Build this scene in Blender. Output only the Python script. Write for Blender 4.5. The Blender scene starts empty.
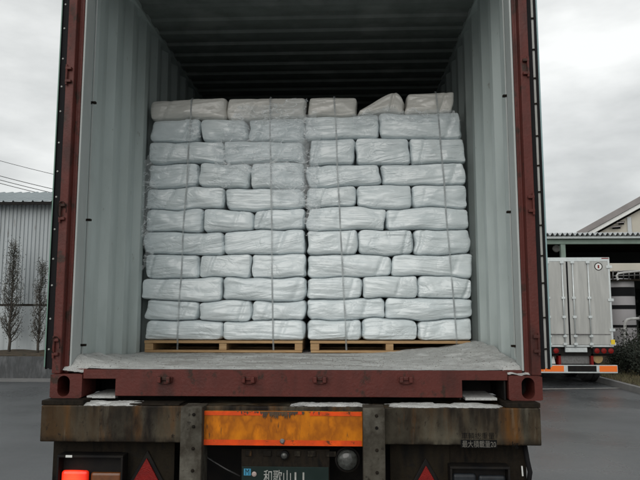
import bpy, bmesh, math, random
from mathutils import Vector, Matrix, noise
R = math.radians
random.seed(7)
scene = bpy.context.scene
COL = scene.collection

# ------------------------------------------------------------------ camera
CAM = (0.262, -3.13, 1.9); PITCH = R(6.5); YAW = R(2.3); FPX = 622.0
cd = bpy.data.cameras.new('camera'); cd.sensor_width = 36; cd.lens = FPX / 640 * 36
cd.clip_start = 0.05; cd.clip_end = 2000
cam = bpy.data.objects.new('camera', cd); COL.objects.link(cam)
cam.location = CAM; cam.rotation_euler = (R(90) + PITCH, 0, YAW)
scene.camera = cam

# ------------------------------------------------------------------ world, sun, exposure
SUN_EL, SUN_AZ = R(30), R(196)            # azimuth clockwise from +Y
w = bpy.data.worlds.new('World'); scene.world = w; w.use_nodes = True
nt = w.node_tree; nt.nodes.clear()
N = nt.nodes.new; L = nt.links.new
out = N('ShaderNodeOutputWorld'); bg = N('ShaderNodeBackground'); bg.inputs[1].default_value = 0.1
sky = N('ShaderNodeTexSky'); sky.sky_type = 'NISHITA'; sky.sun_disc = False
sky.sun_elevation = SUN_EL; sky.sun_rotation = SUN_AZ; sky.dust_density = 3
tc = N('ShaderNodeTexCoord'); mp = N('ShaderNodeMapping'); mp.inputs['Scale'].default_value = (1.6, 1.6, 4.2)
mp.inputs['Location'].default_value = (0.35, 0.1, 0.3)
nz = N('ShaderNodeTexNoise'); nz.inputs['Scale'].default_value = 1.5; nz.inputs['Detail'].default_value = 6; nz.inputs['Roughness'].default_value = 0.52
cr = N('ShaderNodeValToRGB')
cr.color_ramp.elements[0].position = 0.34; cr.color_ramp.elements[0].color = (0.36, 0.372, 0.37, 1)
cr.color_ramp.elements[1].position = 0.64; cr.color_ramp.elements[1].color = (0.70, 0.71, 0.70, 1)
mul = N('ShaderNodeVectorMath'); mul.operation = 'SCALE'; mul.inputs['Scale'].default_value = 10.0
mx = N('ShaderNodeMix'); mx.data_type = 'RGBA'; mx.inputs[0].default_value = 0.95
L(tc.outputs['Generated'], mp.inputs[0]); L(mp.outputs[0], nz.inputs[0]); L(nz.outputs[0], cr.inputs[0])
L(cr.outputs[0], mul.inputs[0]); L(sky.outputs[0], mx.inputs[6]); L(mul.outputs[0], mx.inputs[7])
L(mx.outputs[2], bg.inputs[0]); L(bg.outputs[0], out.inputs[0])
sd = bpy.data.lights.new('sun', 'SUN'); sd.energy = 0.9; sd.angle = R(50); sd.color = (1, 0.97, 0.93)
sun = bpy.data.objects.new('sun', sd); COL.objects.link(sun)
sdir = Vector((math.sin(SUN_AZ) * math.cos(SUN_EL), math.cos(SUN_AZ) * math.cos(SUN_EL), math.sin(SUN_EL)))
sun.rotation_euler = sdir.to_track_quat('Z', 'Y').to_euler(); sun.location = (0, -10, 15)
scene.view_settings.view_transform = 'Standard'; scene.view_settings.look = 'None'
scene.view_settings.gamma = 1; scene.view_settings.exposure = 0.55; scene.view_settings.use_curve_mapping = False

# ------------------------------------------------------------------ measuring
_f = Vector((-math.sin(YAW) * math.cos(PITCH), math.cos(YAW) * math.cos(PITCH), math.sin(PITCH)))
_r = Vector((math.cos(YAW), math.sin(YAW), 0)); _u = _r.cross(_f)
def at(px, py, Y):
    d = _f * FPX + _r * (px - 320) + _u * (240 - py)
    return Vector(CAM) + d * ((Y - CAM[1]) / d.y)
def ax(px, py, Y): return at(px, py, Y).x
def az(px, py, Y): return at(px, py, Y).z
def gnd(px, py):
    d = _f * FPX + _r * (px - 320) + _u * (240 - py)
    return Vector(CAM) + d * (-CAM[2] / d.z)

# ------------------------------------------------------------------ materials
def mat(name, base, rough=0.6, var=None, vscale=6.0, vstretch=(1, 1, 1), bump=0.0, bscale=60.0, bstretch=(1, 1, 1),
        metal=0.0, spots=None, sscale=20.0, sthr=0.6, sstretch=(1, 1, 1), coord='Object', rvar=0.0, coat=0.0, spec=None, emit=None, estr=0, rand=False, detail=5):
    m = bpy.data.materials.new(name); m.use_nodes = True
    t = m.node_tree; b = t.nodes['Principled BSDF']; n = t.nodes.new; l = t.links.new
    b.inputs['Roughness'].default_value = rough; b.inputs['Metallic'].default_value = metal
    if spec is not None: b.inputs['Specular IOR Level'].default_value = spec
    if coat: b.inputs['Coat Weight'].default_value = coat
    b.inputs['Base Color'].default_value = (*base, 1)
    tcn = n('ShaderNodeTexCoord'); vec = tcn.outputs[coord]
    if rand:
        oi = n('ShaderNodeObjectInfo'); ad = n('ShaderNodeVectorMath'); ad.operation = 'MULTIPLY_ADD'
        ad.inputs[1].default_value = (37, 23, 51); l(oi.outputs['Random'], ad.inputs[0]); l(vec, ad.inputs[2]); vec = ad.outputs[0]
    def nzt(scale, stretch, det=detail, ro=0.55):
        mpn = n('ShaderNodeMapping'); mpn.inputs['Scale'].default_value = stretch; l(vec, mpn.inputs[0])
        x = n('ShaderNodeTexNoise'); x.inputs['Scale'].default_value = scale; x.inputs['Detail'].default_value = det; x.inputs['Roughness'].default_value = ro
        l(mpn.outputs[0], x.inputs[0]); return x.outputs[0]
    colsock = None
    if var:
        f = nzt(vscale, vstretch); r = n('ShaderNodeValToRGB')
        cols = [base] + list(var)
        r.color_ramp.elements[0].position = 0.32; r.color_ramp.elements[1].position = 0.68
        r.color_ramp.elements[0].color = (*cols[0], 1); r.color_ramp.elements[1].color = (*cols[-1], 1)
        for i, c in enumerate(cols[1:-1]):
            e = r.color_ramp.elements.new(0.32 + 0.36 * (i + 1) / (len(cols) - 1)); e.color = (*c, 1)
        l(f, r.inputs[0]); colsock = r.outputs[0]
    if spots:
        f = nzt(sscale, sstretch, 6, 0.6); mr = n('ShaderNodeMapRange'); mr.inputs[1].default_value = sthr; mr.inputs[2].default_value = sthr + 0.08
        l(f, mr.inputs[0]); mixn = n('ShaderNodeMix'); mixn.data_type = 'RGBA'
        l(mr.outputs[0], mixn.inputs[0])
        if colsock: l(colsock, mixn.inputs[6])
        else: mixn.inputs[6].default_value = (*base, 1)
        mixn.inputs[7].default_value = (*spots, 1); colsock = mixn.outputs[2]
    if colsock: l(colsock, b.inputs['Base Color'])
    if rvar:
        f = nzt(vscale * 0.7, vstretch); mr = n('ShaderNodeMapRange'); mr.inputs[1].default_value = 0.3; mr.inputs[2].default_value = 0.7
        mr.inputs[3].default_value = max(0.02, rough - rvar); mr.inputs[4].default_value = min(1, rough + rvar)
        l(f, mr.inputs[0]); l(mr.outputs[0], b.inputs['Roughness'])
    if bump:
        f = nzt(bscale, bstretch, 4); bn = n('ShaderNodeBump'); bn.inputs['Strength'].default_value = bump; bn.inputs['Distance'].default_value = 0.01
        l(f, bn.inputs['Height']); l(bn.outputs[0], b.inputs['Normal'])
    if emit:
        b.inputs['Emission Color'].default_value = (*emit, 1); b.inputs['Emission Strength'].default_value = estr
    return m

M = {}
M['red'] = mat('red_oxide_paint', (0.070, 0.0155, 0.0115), 0.55, var=[(0.09, 0.0185, 0.0135), (0.045, 0.012, 0.009)], vscale=7, vstretch=(1, 1, 0.45), bump=0.2, bscale=70, spots=(0.03, 0.013, 0.008), sscale=13, sthr=0.57, sstretch=(1, 1, 0.7), rvar=0.15, spec=0.3)
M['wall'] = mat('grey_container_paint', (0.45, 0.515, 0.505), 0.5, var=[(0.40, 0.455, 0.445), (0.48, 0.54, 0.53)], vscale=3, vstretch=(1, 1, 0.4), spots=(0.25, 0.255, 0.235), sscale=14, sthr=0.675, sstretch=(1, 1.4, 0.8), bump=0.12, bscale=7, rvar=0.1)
M['ceiling'] = mat('shade_darkened_roof_paint', (0.18, 0.205, 0.195), 0.55, var=[(0.14, 0.16, 0.15), (0.21, 0.23, 0.22)], vscale=3, spots=(0.2, 0.18, 0.15), sscale=12, sthr=0.68)  # far darker than the wall paint: the interior's shade is put into this colour
M['jamb'] = mat('pale_grey_jamb_paint', (0.38, 0.41, 0.405), 0.5, var=[(0.34, 0.37, 0.36), (0.41, 0.435, 0.43)], vscale=5, vstretch=(1, 1, 0.3), spots=(0.2, 0.18, 0.16), sscale=45, sthr=0.7)
M['rubber'] = mat('black_rubber', (0.009, 0.009, 0.010), 0.7, bump=0.1, spec=0.12)
M['teal'] = mat('teal_door_paint', (0.26, 0.37, 0.38), 0.5, var=[(0.2, 0.31, 0.32)], vscale=8)
M['green'] = mat('green_door_paint', (0.12, 0.22, 0.17), 0.5, var=[(0.1, 0.2, 0.16)], vscale=8)
M['strip'] = mat('pale_retaining_strip', (0.42, 0.43, 0.41), 0.5, var=[(0.34, 0.34, 0.32)], vscale=10)
M['steel'] = mat('dull_steel', (0.2, 0.2, 0.2), 0.45, metal=0.6, var=[(0.12, 0.115, 0.11)], vscale=20)
M['ply'] = mat('container_plywood', (0.40, 0.40, 0.385), 0.9, var=[(0.24, 0.235, 0.22), (0.48, 0.48, 0.465)], vscale=7, vstretch=(0.6, 2.5, 1), spots=(0.13, 0.12, 0.105), sscale=40, sthr=0.60, bump=0.3, bscale=60)
M['sack'] = None
M['pallet'] = mat('pallet_pine', (0.42, 0.27, 0.13), 0.75, var=[(0.34, 0.21, 0.1), (0.46, 0.31, 0.16)], vscale=6, vstretch=(1, 8, 8), bump=0.2, bscale=40, bstretch=(1, 8, 8))
M['powder'] = mat('grey_powder', (0.66, 0.67, 0.655), 0.95, var=[(0.56, 0.57, 0.555), (0.46, 0.465, 0.45), (0.66, 0.67, 0.655)], vscale=7, spots=(0.38, 0.375, 0.36), sscale=140, sthr=0.57, bump=1.0, bscale=200, spec=0.1)
M['strap'] = mat('grey_plastic_strap', (0.27, 0.275, 0.275), 0.35, var=[(0.34, 0.35, 0.35)], vscale=25)
def strap_material():
    m = bpy.data.materials.new('half_clear_plastic_strap'); m.use_nodes = True
    t = m.node_tree; p = t.nodes['Principled BSDF']; o = t.nodes['Material Output']; n = t.nodes.new; l = t.links.new
    p.inputs['Base Color'].default_value = (0.34, 0.37, 0.38, 1); p.inputs['Roughness'].default_value = 0.4
    tr = n('ShaderNodeBsdfTransparent'); mx_ = n('ShaderNodeMixShader'); tcn = n('ShaderNodeTexCoord'); x = n('ShaderNodeTexNoise'); x.inputs['Scale'].default_value = 9
    mr = n('ShaderNodeMapRange'); mr.inputs[1].default_value = 0.3; mr.inputs[2].default_value = 0.7; mr.inputs[3].default_value = 0.15; mr.inputs[4].default_value = 0.55
    l(tcn.outputs['Object'], x.inputs[0]); l(x.outputs[0], mr.inputs[0]); l(mr.outputs[0], mx_.inputs[0]); l(tr.outputs[0], mx_.inputs[1]); l(p.outputs[0], mx_.inputs[2]); l(mx_.outputs[0], o.inputs[0])
    return m
M['strap'] = strap_material()
M['blackpaint'] = mat('black_paint', (0.008, 0.008, 0.009), 0.6, var=[(0.016, 0.014, 0.012)], vscale=12, spec=0.1)
M['grime'] = mat('grimy_underframe_steel', (0.009, 0.0075, 0.006), 0.75, var=[(0.017, 0.013, 0.009), (0.006, 0.0055, 0.005)], vscale=9, vstretch=(3, 3, 1), bump=0.3, bscale=60, spec=0.1)

def rust_material():
    m = bpy.data.materials.new('rust_streaked_steel'); m.use_nodes = True
    t = m.node_tree; b = t.nodes['Principled BSDF']; n = t.nodes.new; l = t.links.new
    tcn = n('ShaderNodeTexCoord')
    def nzt(sc, st, det=5, lo=0.35, hi=0.65):
        mpn = n('ShaderNodeMapping'); mpn.inputs['Scale'].default_value = st; l(tcn.outputs['Object'], mpn.inputs[0])
        x = n('ShaderNodeTexNoise'); x.inputs['Scale'].default_value = sc; x.inputs['Detail'].default_value = det; x.inputs['Roughness'].default_value = 0.6
        l(mpn.outputs[0], x.inputs[0]); r = n('ShaderNodeMapRange'); r.inputs[1].default_value = lo; r.inputs[2].default_value = hi
        l(x.outputs[0], r.inputs[0]); return r.outputs[0]
    def mixc(f, a, c):
        x = n('ShaderNodeMix'); x.data_type = 'RGBA'; l(f, x.inputs[0])
        for s, v in ((6, a), (7, c)):
            if isinstance(v, tuple): x.inputs[s].default_value = (*v, 1)
            else: l(v, x.inputs[s])
        return x.outputs[2]
    a = mixc(nzt(3.2, (1, 1, 0.7), 5, 0.36, 0.62), (0.011, 0.008, 0.005), (0.088, 0.078, 0.056))    # dark film against old grey paint
    a = mixc(nzt(5, (1, 1, 0.22), 6, 0.45, 0.66), a, (0.052, 0.030, 0.013))              # brown runs
    a = mixc(nzt(8, (1, 1, 0.16), 6, 0.52, 0.70), a, (0.11, 0.046, 0.010))              # rust runs
    a = mixc(nzt(16, (1, 1, 0.12), 6, 0.58, 0.82), a, (0.17, 0.155, 0.12))               # pale powder runs
    a = mixc(nzt(7, (1, 1, 0.28), 7, 0.52, 0.63), a, (0.011, 0.008, 0.006))               # oily black patches
    sp = n('ShaderNodeSeparateXYZ'); l(tcn.outputs['Object'], sp.inputs[0])              # oil that has run down from the deck
    mr = n('ShaderNodeMapRange'); mr.inputs[1].default_value = ZB1 - 0.19; mr.inputs[2].default_value = ZB1 - 0.02; mr.inputs[4].default_value = 1.0
    l(sp.outputs[2], mr.inputs[0]); ml = n('ShaderNodeMath'); ml.operation = 'MULTIPLY'; ad_ = n('ShaderNodeMath'); ad_.operation = 'ADD'; ad_.use_clamp = True
    l(nzt(11, (1, 1, 0.10), 6, 0.42, 0.62), ad_.inputs[0]); ad_.inputs[1].default_value = 0.05; l(ad_.outputs[0], ml.inputs[0]); l(mr.outputs[0], ml.inputs[1])
    a = mixc(ml.outputs[0], a, (0.009, 0.007, 0.005))
    mb_ = n('ShaderNodeMapRange'); mb_.inputs[1].default_value = ZB0; mb_.inputs[2].default_value = ZB0 + 0.035; mb_.inputs[3].default_value = 1.0; mb_.inputs[4].default_value = 0.0
    l(sp.outputs[2], mb_.inputs[0]); me_ = n('ShaderNodeMath'); me_.operation = 'MULTIPLY'; l(mb_.outputs[0], me_.inputs[0]); l(nzt(18, (1, 1, 0.6), 5, 0.34, 0.55), me_.inputs[1])
    a = mixc(me_.outputs[0], a, (0.008, 0.006, 0.004))                                   # crusted lower edge
    a = mixc(nzt(45, (1, 1, 0.7), 5, 0.60, 0.70), a, (0.018, 0.013, 0.009))              # pits and chips
    b.inputs['Specular IOR Level'].default_value = 0.12
    l(a, b.inputs['Base Color']); b.inputs['Roughness'].default_value = 0.5
    bn = n('ShaderNodeBump'); bn.inputs['Strength'].default_value = 0.35; bn.inputs['Distance'].default_value = 0.006
    l(nzt(55, (1, 1, 0.5), 5, 0, 1), bn.inputs['Height']); l(bn.outputs[0], b.inputs['Normal'])
    return m
M['orange_refl'] = mat('orange_red_reflective', (0.75, 0.075, 0.008), 0.4, var=[(0.55, 0.06, 0.01), (0.8, 0.10, 0.008)], vscale=12, spots=(0.12, 0.035, 0.012), sscale=24, sthr=0.60, spec=0.2)
M['amber_refl'] = mat('amber_reflective', (0.60, 0.205, 0.004), 0.4, var=[(0.50, 0.155, 0.004), (0.30, 0.085, 0.004), (0.62, 0.19, 0.004)], vscale=6, vstretch=(1.5, 1, 0.8), spots=(0.09, 0.04, 0.012), sscale=20, sstretch=(2.5, 1, 0.5), sthr=0.60, spec=0.2)
M['lamp_lit'] = mat('lit_red_lens', (0.7, 0.02, 0.01), 0.2, emit=(1.0, 0.035, 0.01), estr=1.5)
M['amber_lens'] = mat('amber_lens', (0.16, 0.05, 0.012), 0.2, var=[(0.1, 0.035, 0.01)], vscale=30)
M['red_lens'] = mat('red_lens', (0.20, 0.008, 0.006), 0.35, var=[(0.14, 0.006, 0.005)], vscale=30, bump=0.3, bscale=200, spec=0.2)
M['lens'] = mat('clear_lens', (0.07, 0.075, 0.07), 0.15, var=[(0.025, 0.025, 0.022)], vscale=40)
M['plate_green'] = mat('dark_green_plate', (0.005, 0.014, 0.012), 0.5, var=[(0.009, 0.019, 0.017)], vscale=14, spec=0.2)
M['white_ink'] = mat('white_lettering', (0.36, 0.37, 0.35), 0.6, var=[(0.26, 0.26, 0.24)], vscale=60)
M['faded_ink'] = mat('faded_white_lettering', (0.16, 0.15, 0.13), 0.7, var=[(0.09, 0.083, 0.07)], vscale=40)
M['black_ink'] = mat('black_lettering', (0.005, 0.005, 0.005), 0.7, spec=0.1)
M['blue'] = mat('blue_sticker', (0.03, 0.22, 0.36), 0.5)
M['pink'] = mat('pale_seal', (0.35, 0.28, 0.26), 0.5)
M['alu'] = mat('aluminium_door_skin', (0.45, 0.455, 0.435), 0.32, metal=0.3, var=[(0.36, 0.365, 0.35), (0.47, 0.475, 0.455)], vscale=2.2, vstretch=(2.5, 1, 0.25), bump=0.05, bscale=3)
M['alu_bright'] = mat('bright_aluminium', (0.62, 0.66, 0.66), 0.3, metal=0.4, var=[(0.5, 0.54, 0.54)], vscale=10)
M['yellow_dull'] = mat('dull_yellow_hose', (0.42, 0.3, 0.12), 0.6, var=[(0.3, 0.2, 0.1)], vscale=10)
M['orange_bump'] = mat('orange_bumper_reflector', (0.8, 0.16, 0.012), 0.4)
M['white'] = mat('white_paint', (0.72, 0.73, 0.71), 0.5, var=[(0.6, 0.61, 0.59)], vscale=8)
M['cream'] = mat('cream_wall', (0.50, 0.47, 0.40), 0.8, var=[(0.44, 0.42, 0.36)], vscale=1.2, vstretch=(2, 2, 0.4))
M['pipe_grey'] = mat('weathered_pipe_paint', (0.42, 0.43, 0.42), 0.6, var=[(0.3, 0.3, 0.29), (0.46, 0.47, 0.46)], vscale=4)
M['yellow'] = mat('yellow_sticker', (0.7, 0.5, 0.02), 0.5)
M['tyre'] = mat('tyre_rubber', (0.014, 0.014, 0.014), 0.8, bump=0.3, bscale=40)
M['canopy_green'] = mat('pale_green_beam', (0.2, 0.27, 0.23), 0.6, var=[(0.15, 0.2, 0.17)], vscale=3)
M['roof_sheet'] = mat('grey_roof_sheet', (0.46, 0.49, 0.5), 0.5, var=[(0.38, 0.4, 0.41)], vscale=1.5, metal=0.2)
M['shed_roof'] = mat('blue_grey_roof_sheet', (0.33, 0.375, 0.39), 0.5, var=[(0.28, 0.32, 0.335)], vscale=1.0)
M['shed_wall'] = mat('pale_blue_grey_cladding', (0.36, 0.395, 0.41), 0.6, var=[(0.31, 0.34, 0.35), (0.39, 0.425, 0.44)], vscale=0.8, vstretch=(3, 1, 0.3), spots=(0.23, 0.235, 0.23), sscale=3, sthr=0.62, sstretch=(3, 1, 0.4))
M['concrete'] = mat('stained_concrete', (0.085, 0.09, 0.095), 0.85, var=[(0.045, 0.048, 0.05), (0.12, 0.125, 0.13)], vscale=2.2, vstretch=(2.2, 1, 0.6), bump=0.2, bscale=20)
M['soil'] = mat('brown_planter_soil', (0.036, 0.027, 0.016), 0.95, var=[(0.055, 0.04, 0.024), (0.02, 0.018, 0.011)], vscale=5, bump=0.6, bscale=20)
M['bark'] = mat('dark_bark', (0.045, 0.038, 0.03), 0.9, var=[(0.07, 0.06, 0.05)], vscale=12, bump=0.4, bscale=30)
M['leaf_dark'] = mat('dark_cypress_leaf', (0.038, 0.042, 0.034), 0.8, var=[(0.058, 0.058, 0.046), (0.05, 0.045, 0.04)], vscale=2)
M['leaf_bush'] = mat('dark_hedge_leaf', (0.010, 0.016, 0.010), 0.8, var=[(0.018, 0.025, 0.014)], vscale=2)
M['grass'] = mat('dry_grass', (0.075, 0.075, 0.035), 0.9, var=[(0.12, 0.1, 0.055)], vscale=3)
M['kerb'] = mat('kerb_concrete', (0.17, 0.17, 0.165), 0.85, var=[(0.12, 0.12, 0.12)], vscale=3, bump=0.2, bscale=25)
M['line_and_glint'] = mat('worn_road_paint_and_glint', (0.34, 0.34, 0.32), 0.7, var=[(0.2, 0.2, 0.19)], vscale=8, spots=(0.07, 0.07, 0.072), sscale=14, sthr=0.56)  # road line; also the pale strip painted for a wet reflection
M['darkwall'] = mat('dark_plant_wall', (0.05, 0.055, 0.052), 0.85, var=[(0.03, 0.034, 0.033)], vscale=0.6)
M['tank'] = mat('tank_cladding', (0.30, 0.29, 0.30), 0.5, var=[(0.24, 0.235, 0.24)], vscale=2, vstretch=(1, 1, 0.4))
M['dark_band'] = mat('black_band', (0.006, 0.006, 0.007), 0.7, spec=0.1)
M['wire'] = mat('black_cable', (0.02, 0.02, 0.02), 0.6)
M['brownroof'] = mat('weathered_roof_edge', (0.2, 0.185, 0.18), 0.8, var=[(0.26, 0.24, 0.235)], vscale=1.2)

def asphalt():
    m = bpy.data.materials.new('wet_asphalt'); m.use_nodes = True
    t = m.node_tree; b = t.nodes['Principled BSDF']; n = t.nodes.new; l = t.links.new
    tcn = n('ShaderNodeTexCoord')
    def nzt(sc, det, lo, hi, a, c):
        x = n('ShaderNodeTexNoise'); x.inputs['Scale'].default_value = sc; x.inputs['Detail'].default_value = det; l(tcn.outputs['Object'], x.inputs[0])
        r = n('ShaderNodeMapRange'); r.inputs[1].default_value = lo; r.inputs[2].default_value = hi; r.inputs[3].default_value = a; r.inputs[4].default_value = c
        l(x.outputs[0], r.inputs[0]); return r.outputs[0], x
    f, _ = nzt(0.35, 6, 0.35, 0.65, 0, 1)
    mixn = n('ShaderNodeMix'); mixn.data_type = 'RGBA'; l(f, mixn.inputs[0])
    mixn.inputs[6].default_value = (0.082, 0.087, 0.092, 1); mixn.inputs[7].default_value = (0.045, 0.048, 0.051, 1)
    g, _ = nzt(90, 4, 0.3, 0.7, 0.45, 1.6)
    hsv = n('ShaderNodeHueSaturation'); l(mixn.outputs[2], hsv.inputs['Color']); l(g, hsv.inputs['Value'])
    l(hsv.outputs[0], b.inputs['Base Color'])
    r1, _ = nzt(0.45, 6, 0.38, 0.62, 0.50, 0.15); l(r1, b.inputs['Roughness'])
    _, x = nzt(220, 3, 0, 1, 0, 1); bn = n('ShaderNodeBump'); bn.inputs['Strength'].default_value = 0.35; bn.inputs['Distance'].default_value = 0.006
    l(x.outputs[0], bn.inputs['Height']); l(bn.outputs[0], b.inputs['Normal'])
    return m
M['asphalt'] = asphalt()

def sack_material(name, c0, c1, c2, streak=1.0):
    m = bpy.data.materials.new(name); m.use_nodes = True
    t = m.node_tree; b = t.nodes['Principled BSDF']; n = t.nodes.new; l = t.links.new
    tcn = n('ShaderNodeTexCoord'); oi = n('ShaderNodeObjectInfo')
    ad = n('ShaderNodeVectorMath'); ad.operation = 'MULTIPLY_ADD'; ad.inputs[1].default_value = (37, 23, 51)
    mro = n('ShaderNodeMapRange'); mro.inputs[3].default_value = -0.16; mro.inputs[4].default_value = 0.22; cbo = n('ShaderNodeCombineXYZ'); mpo = n('ShaderNodeMapping')
    l(oi.outputs['Random'], mro.inputs[0]); l(mro.outputs[0], cbo.inputs[1]); l(cbo.outputs[0], mpo.inputs['Rotation']); l(tcn.outputs['Object'], mpo.inputs[0])
    l(oi.outputs['Random'], ad.inputs[0]); l(mpo.outputs[0], ad.inputs[2])
    def nzt(sc, st, det=5, rough=0.55, dist=0.0):
        mpn = n('ShaderNodeMapping'); mpn.inputs['Scale'].default_value = st; l(ad.outputs[0], mpn.inputs[0])
        x = n('ShaderNodeTexNoise'); x.inputs['Scale'].default_value = sc; x.inputs['Detail'].default_value = det
        x.inputs['Roughness'].default_value = rough; x.inputs['Distortion'].default_value = dist
        l(mpn.outputs[0], x.inputs[0]); return x.outputs[0]
    r = n('ShaderNodeValToRGB'); r.color_ramp.elements[0].position = 0.3; r.color_ramp.elements[1].position = 0.7
    r.color_ramp.elements[0].color = (*c0, 1); r.color_ramp.elements[1].color = (*c1, 1)
    l(nzt(7, (1, 1, 1.6)), r.inputs[0])
    mixn = n('ShaderNodeMix'); mixn.data_type = 'RGBA'; mr = n('ShaderNodeMapRange'); mr.inputs[1].default_value = 0; mr.inputs[2].default_value = 1; mr.inputs[4].default_value = 0.35
    l(oi.outputs['Random'], mr.inputs[0]); l(mr.outputs[0], mixn.inputs[0]); l(r.outputs[0], mixn.inputs[6]); mixn.inputs[7].default_value = (*c2, 1)
    l(mixn.outputs[2], b.inputs['Base Color'])
    b.inputs['Roughness'].default_value = 0.30; b.inputs['Specular IOR Level'].default_value = 0.5
    b.inputs['Coat Weight'].default_value = 0.35; b.inputs['Coat Roughness'].default_value = 0.16
    # creases pulled tight along the bag, sharp-edged
    def ridge(sock):
        a = n('ShaderNodeMath'); a.operation = 'SUBTRACT'; a.inputs[1].default_value = 0.5; l(sock, a.inputs[0])
        c = n('ShaderNodeMath'); c.operation = 'ABSOLUTE'; l(a.outputs[0], c.inputs[0])
        d = n('ShaderNodeMath'); d.operation = 'POWER'; d.inputs[1].default_value = 0.6; l(c.outputs[0], d.inputs[0]); return d.outputs[0]
    def mth(op, x, y):
        m_ = n('ShaderNodeMath'); m_.operation = op
        for k_, v_ in enumerate((x, y)):
            if isinstance(v_, (int, float)): m_.inputs[k_].default_value = v_
            else: l(v_, m_.inputs[k_])
        return m_.outputs[0]
    def mask(sock, lo, hi):
        r_ = n('ShaderNodeMapRange'); r_.interpolation_type = 'SMOOTHSTEP'; r_.inputs[1].default_value = lo; r_.inputs[2].default_value = hi; l(sock, r_.inputs[0]); return r_.outputs[0]
    streaks = ridge(nzt(10, (0.15, 1, 2.9), 3, 0.5, 0.3)); crk = ridge(nzt(9, (0.75, 1, 1.25), 3, 0.5, 0.9))
    s1 = mth('ADD', mth('MULTIPLY', streaks, mask(nzt(5, (0.7, 1, 1), 2), 0.36, 0.56)), mth('MULTIPLY', crk, mask(nzt(4.3, (1, 1.3, 1), 2), 0.40, 0.58)))
    s2 = nzt(8, (0.7, 1, 1.1), 3, 0.5, 0.7)
    bn = n('ShaderNodeBump'); bn.inputs['Strength'].default_value = 0.85 * streak; bn.inputs['Distance'].default_value = 0.014
    l(s1, bn.inputs['Height'])
    rs_ = n('ShaderNodeMath'); rs_.operation = 'MULTIPLY'; rs_.inputs[1].default_value = 7.31; l(oi.outputs['Random'], rs_.inputs[0])
    fr_ = n('ShaderNodeMath'); fr_.operation = 'FRACT'; l(rs_.outputs[0], fr_.inputs[0])
    ms_ = n('ShaderNodeMapRange'); ms_.inputs[3].default_value = 0.40 * streak; ms_.inputs[4].default_value = 0.8 * streak; l(fr_.outputs[0], ms_.inputs[0]); l(ms_.outputs[0], bn.inputs['Strength'])
    bn2 = n('ShaderNodeBump'); bn2.inputs['Strength'].default_value = 0.5; bn2.inputs['Distance'].default_value = 0.02
    l(s2, bn2.inputs['Height']); l(bn.outputs[0], bn2.inputs['Normal']); l(bn2.outputs[0], b.inputs['Normal']); l(bn2.outputs[0], b.inputs['Coat Normal'])
    return m
M['sack'] = sack_material('white_film_sack', (0.63, 0.695, 0.715), (0.705, 0.76, 0.775), (0.55, 0.62, 0.65))
M['sack_beige'] = sack_material('beige_paper_sack', (0.61, 0.60, 0.56), (0.66, 0.65, 0.61), (0.58, 0.575, 0.55), 0.45)

def film_material():
    m = bpy.data.materials.new('clear_stretch_film'); m.use_nodes = True
    t = m.node_tree; t.nodes.clear(); n = t.nodes.new; l = t.links.new
    o = n('ShaderNodeOutputMaterial'); mixs = n('ShaderNodeMixShader'); tr = n('ShaderNodeBsdfTransparent'); tr.inputs[0].default_value = (0.97, 0.975, 0.98, 1)
    p = n('ShaderNodeBsdfPrincipled'); p.inputs['Base Color'].default_value = (0.72, 0.77, 0.79, 1); p.inputs['Roughness'].default_value = 0.18
    tcn = n('ShaderNodeTexCoord')
    def nzt(sc, st, dist):
        mpn = n('ShaderNodeMapping'); mpn.inputs['Scale'].default_value = st; mpn.inputs['Rotation'].default_value = (0, 0.5, 0); l(tcn.outputs['Object'], mpn.inputs[0])
        x = n('ShaderNodeTexNoise'); x.inputs['Scale'].default_value = sc; x.inputs['Detail'].default_value = 4; x.inputs['Distortion'].default_value = dist
        l(mpn.outputs[0], x.inputs[0]); return x.outputs[0]
    h = nzt(9, (0.6, 1, 1.5), 1.0)
    bn = n('ShaderNodeBump'); bn.inputs['Strength'].default_value = 0.9; bn.inputs['Distance'].default_value = 0.025; l(h, bn.inputs['Height'])
    l(bn.outputs[0], p.inputs['Normal'])
    a = n('ShaderNodeMath'); a.operation = 'SUBTRACT'; a.inputs[1].default_value = 0.5; l(nzt(8, (0.8, 1, 1.8), 1.2), a.inputs[0])
    c = n('ShaderNodeMath'); c.operation = 'ABSOLUTE'; l(a.outputs[0], c.inputs[0])
    mr = n('ShaderNodeMapRange'); mr.inputs[1].default_value = 0.0; mr.inputs[2].default_value = 0.03; mr.inputs[3].default_value = 0.62; mr.inputs[4].default_value = 0.2
    l(c.outputs[0], mr.inputs[0]); l(mr.outputs[0], mixs.inputs[0])
    l(tr.outputs[0], mixs.inputs[1]); l(p.outputs[0], mixs.inputs[2]); l(mixs.outputs[0], o.inputs[0])
    return m
M['film'] = film_material()

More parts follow.
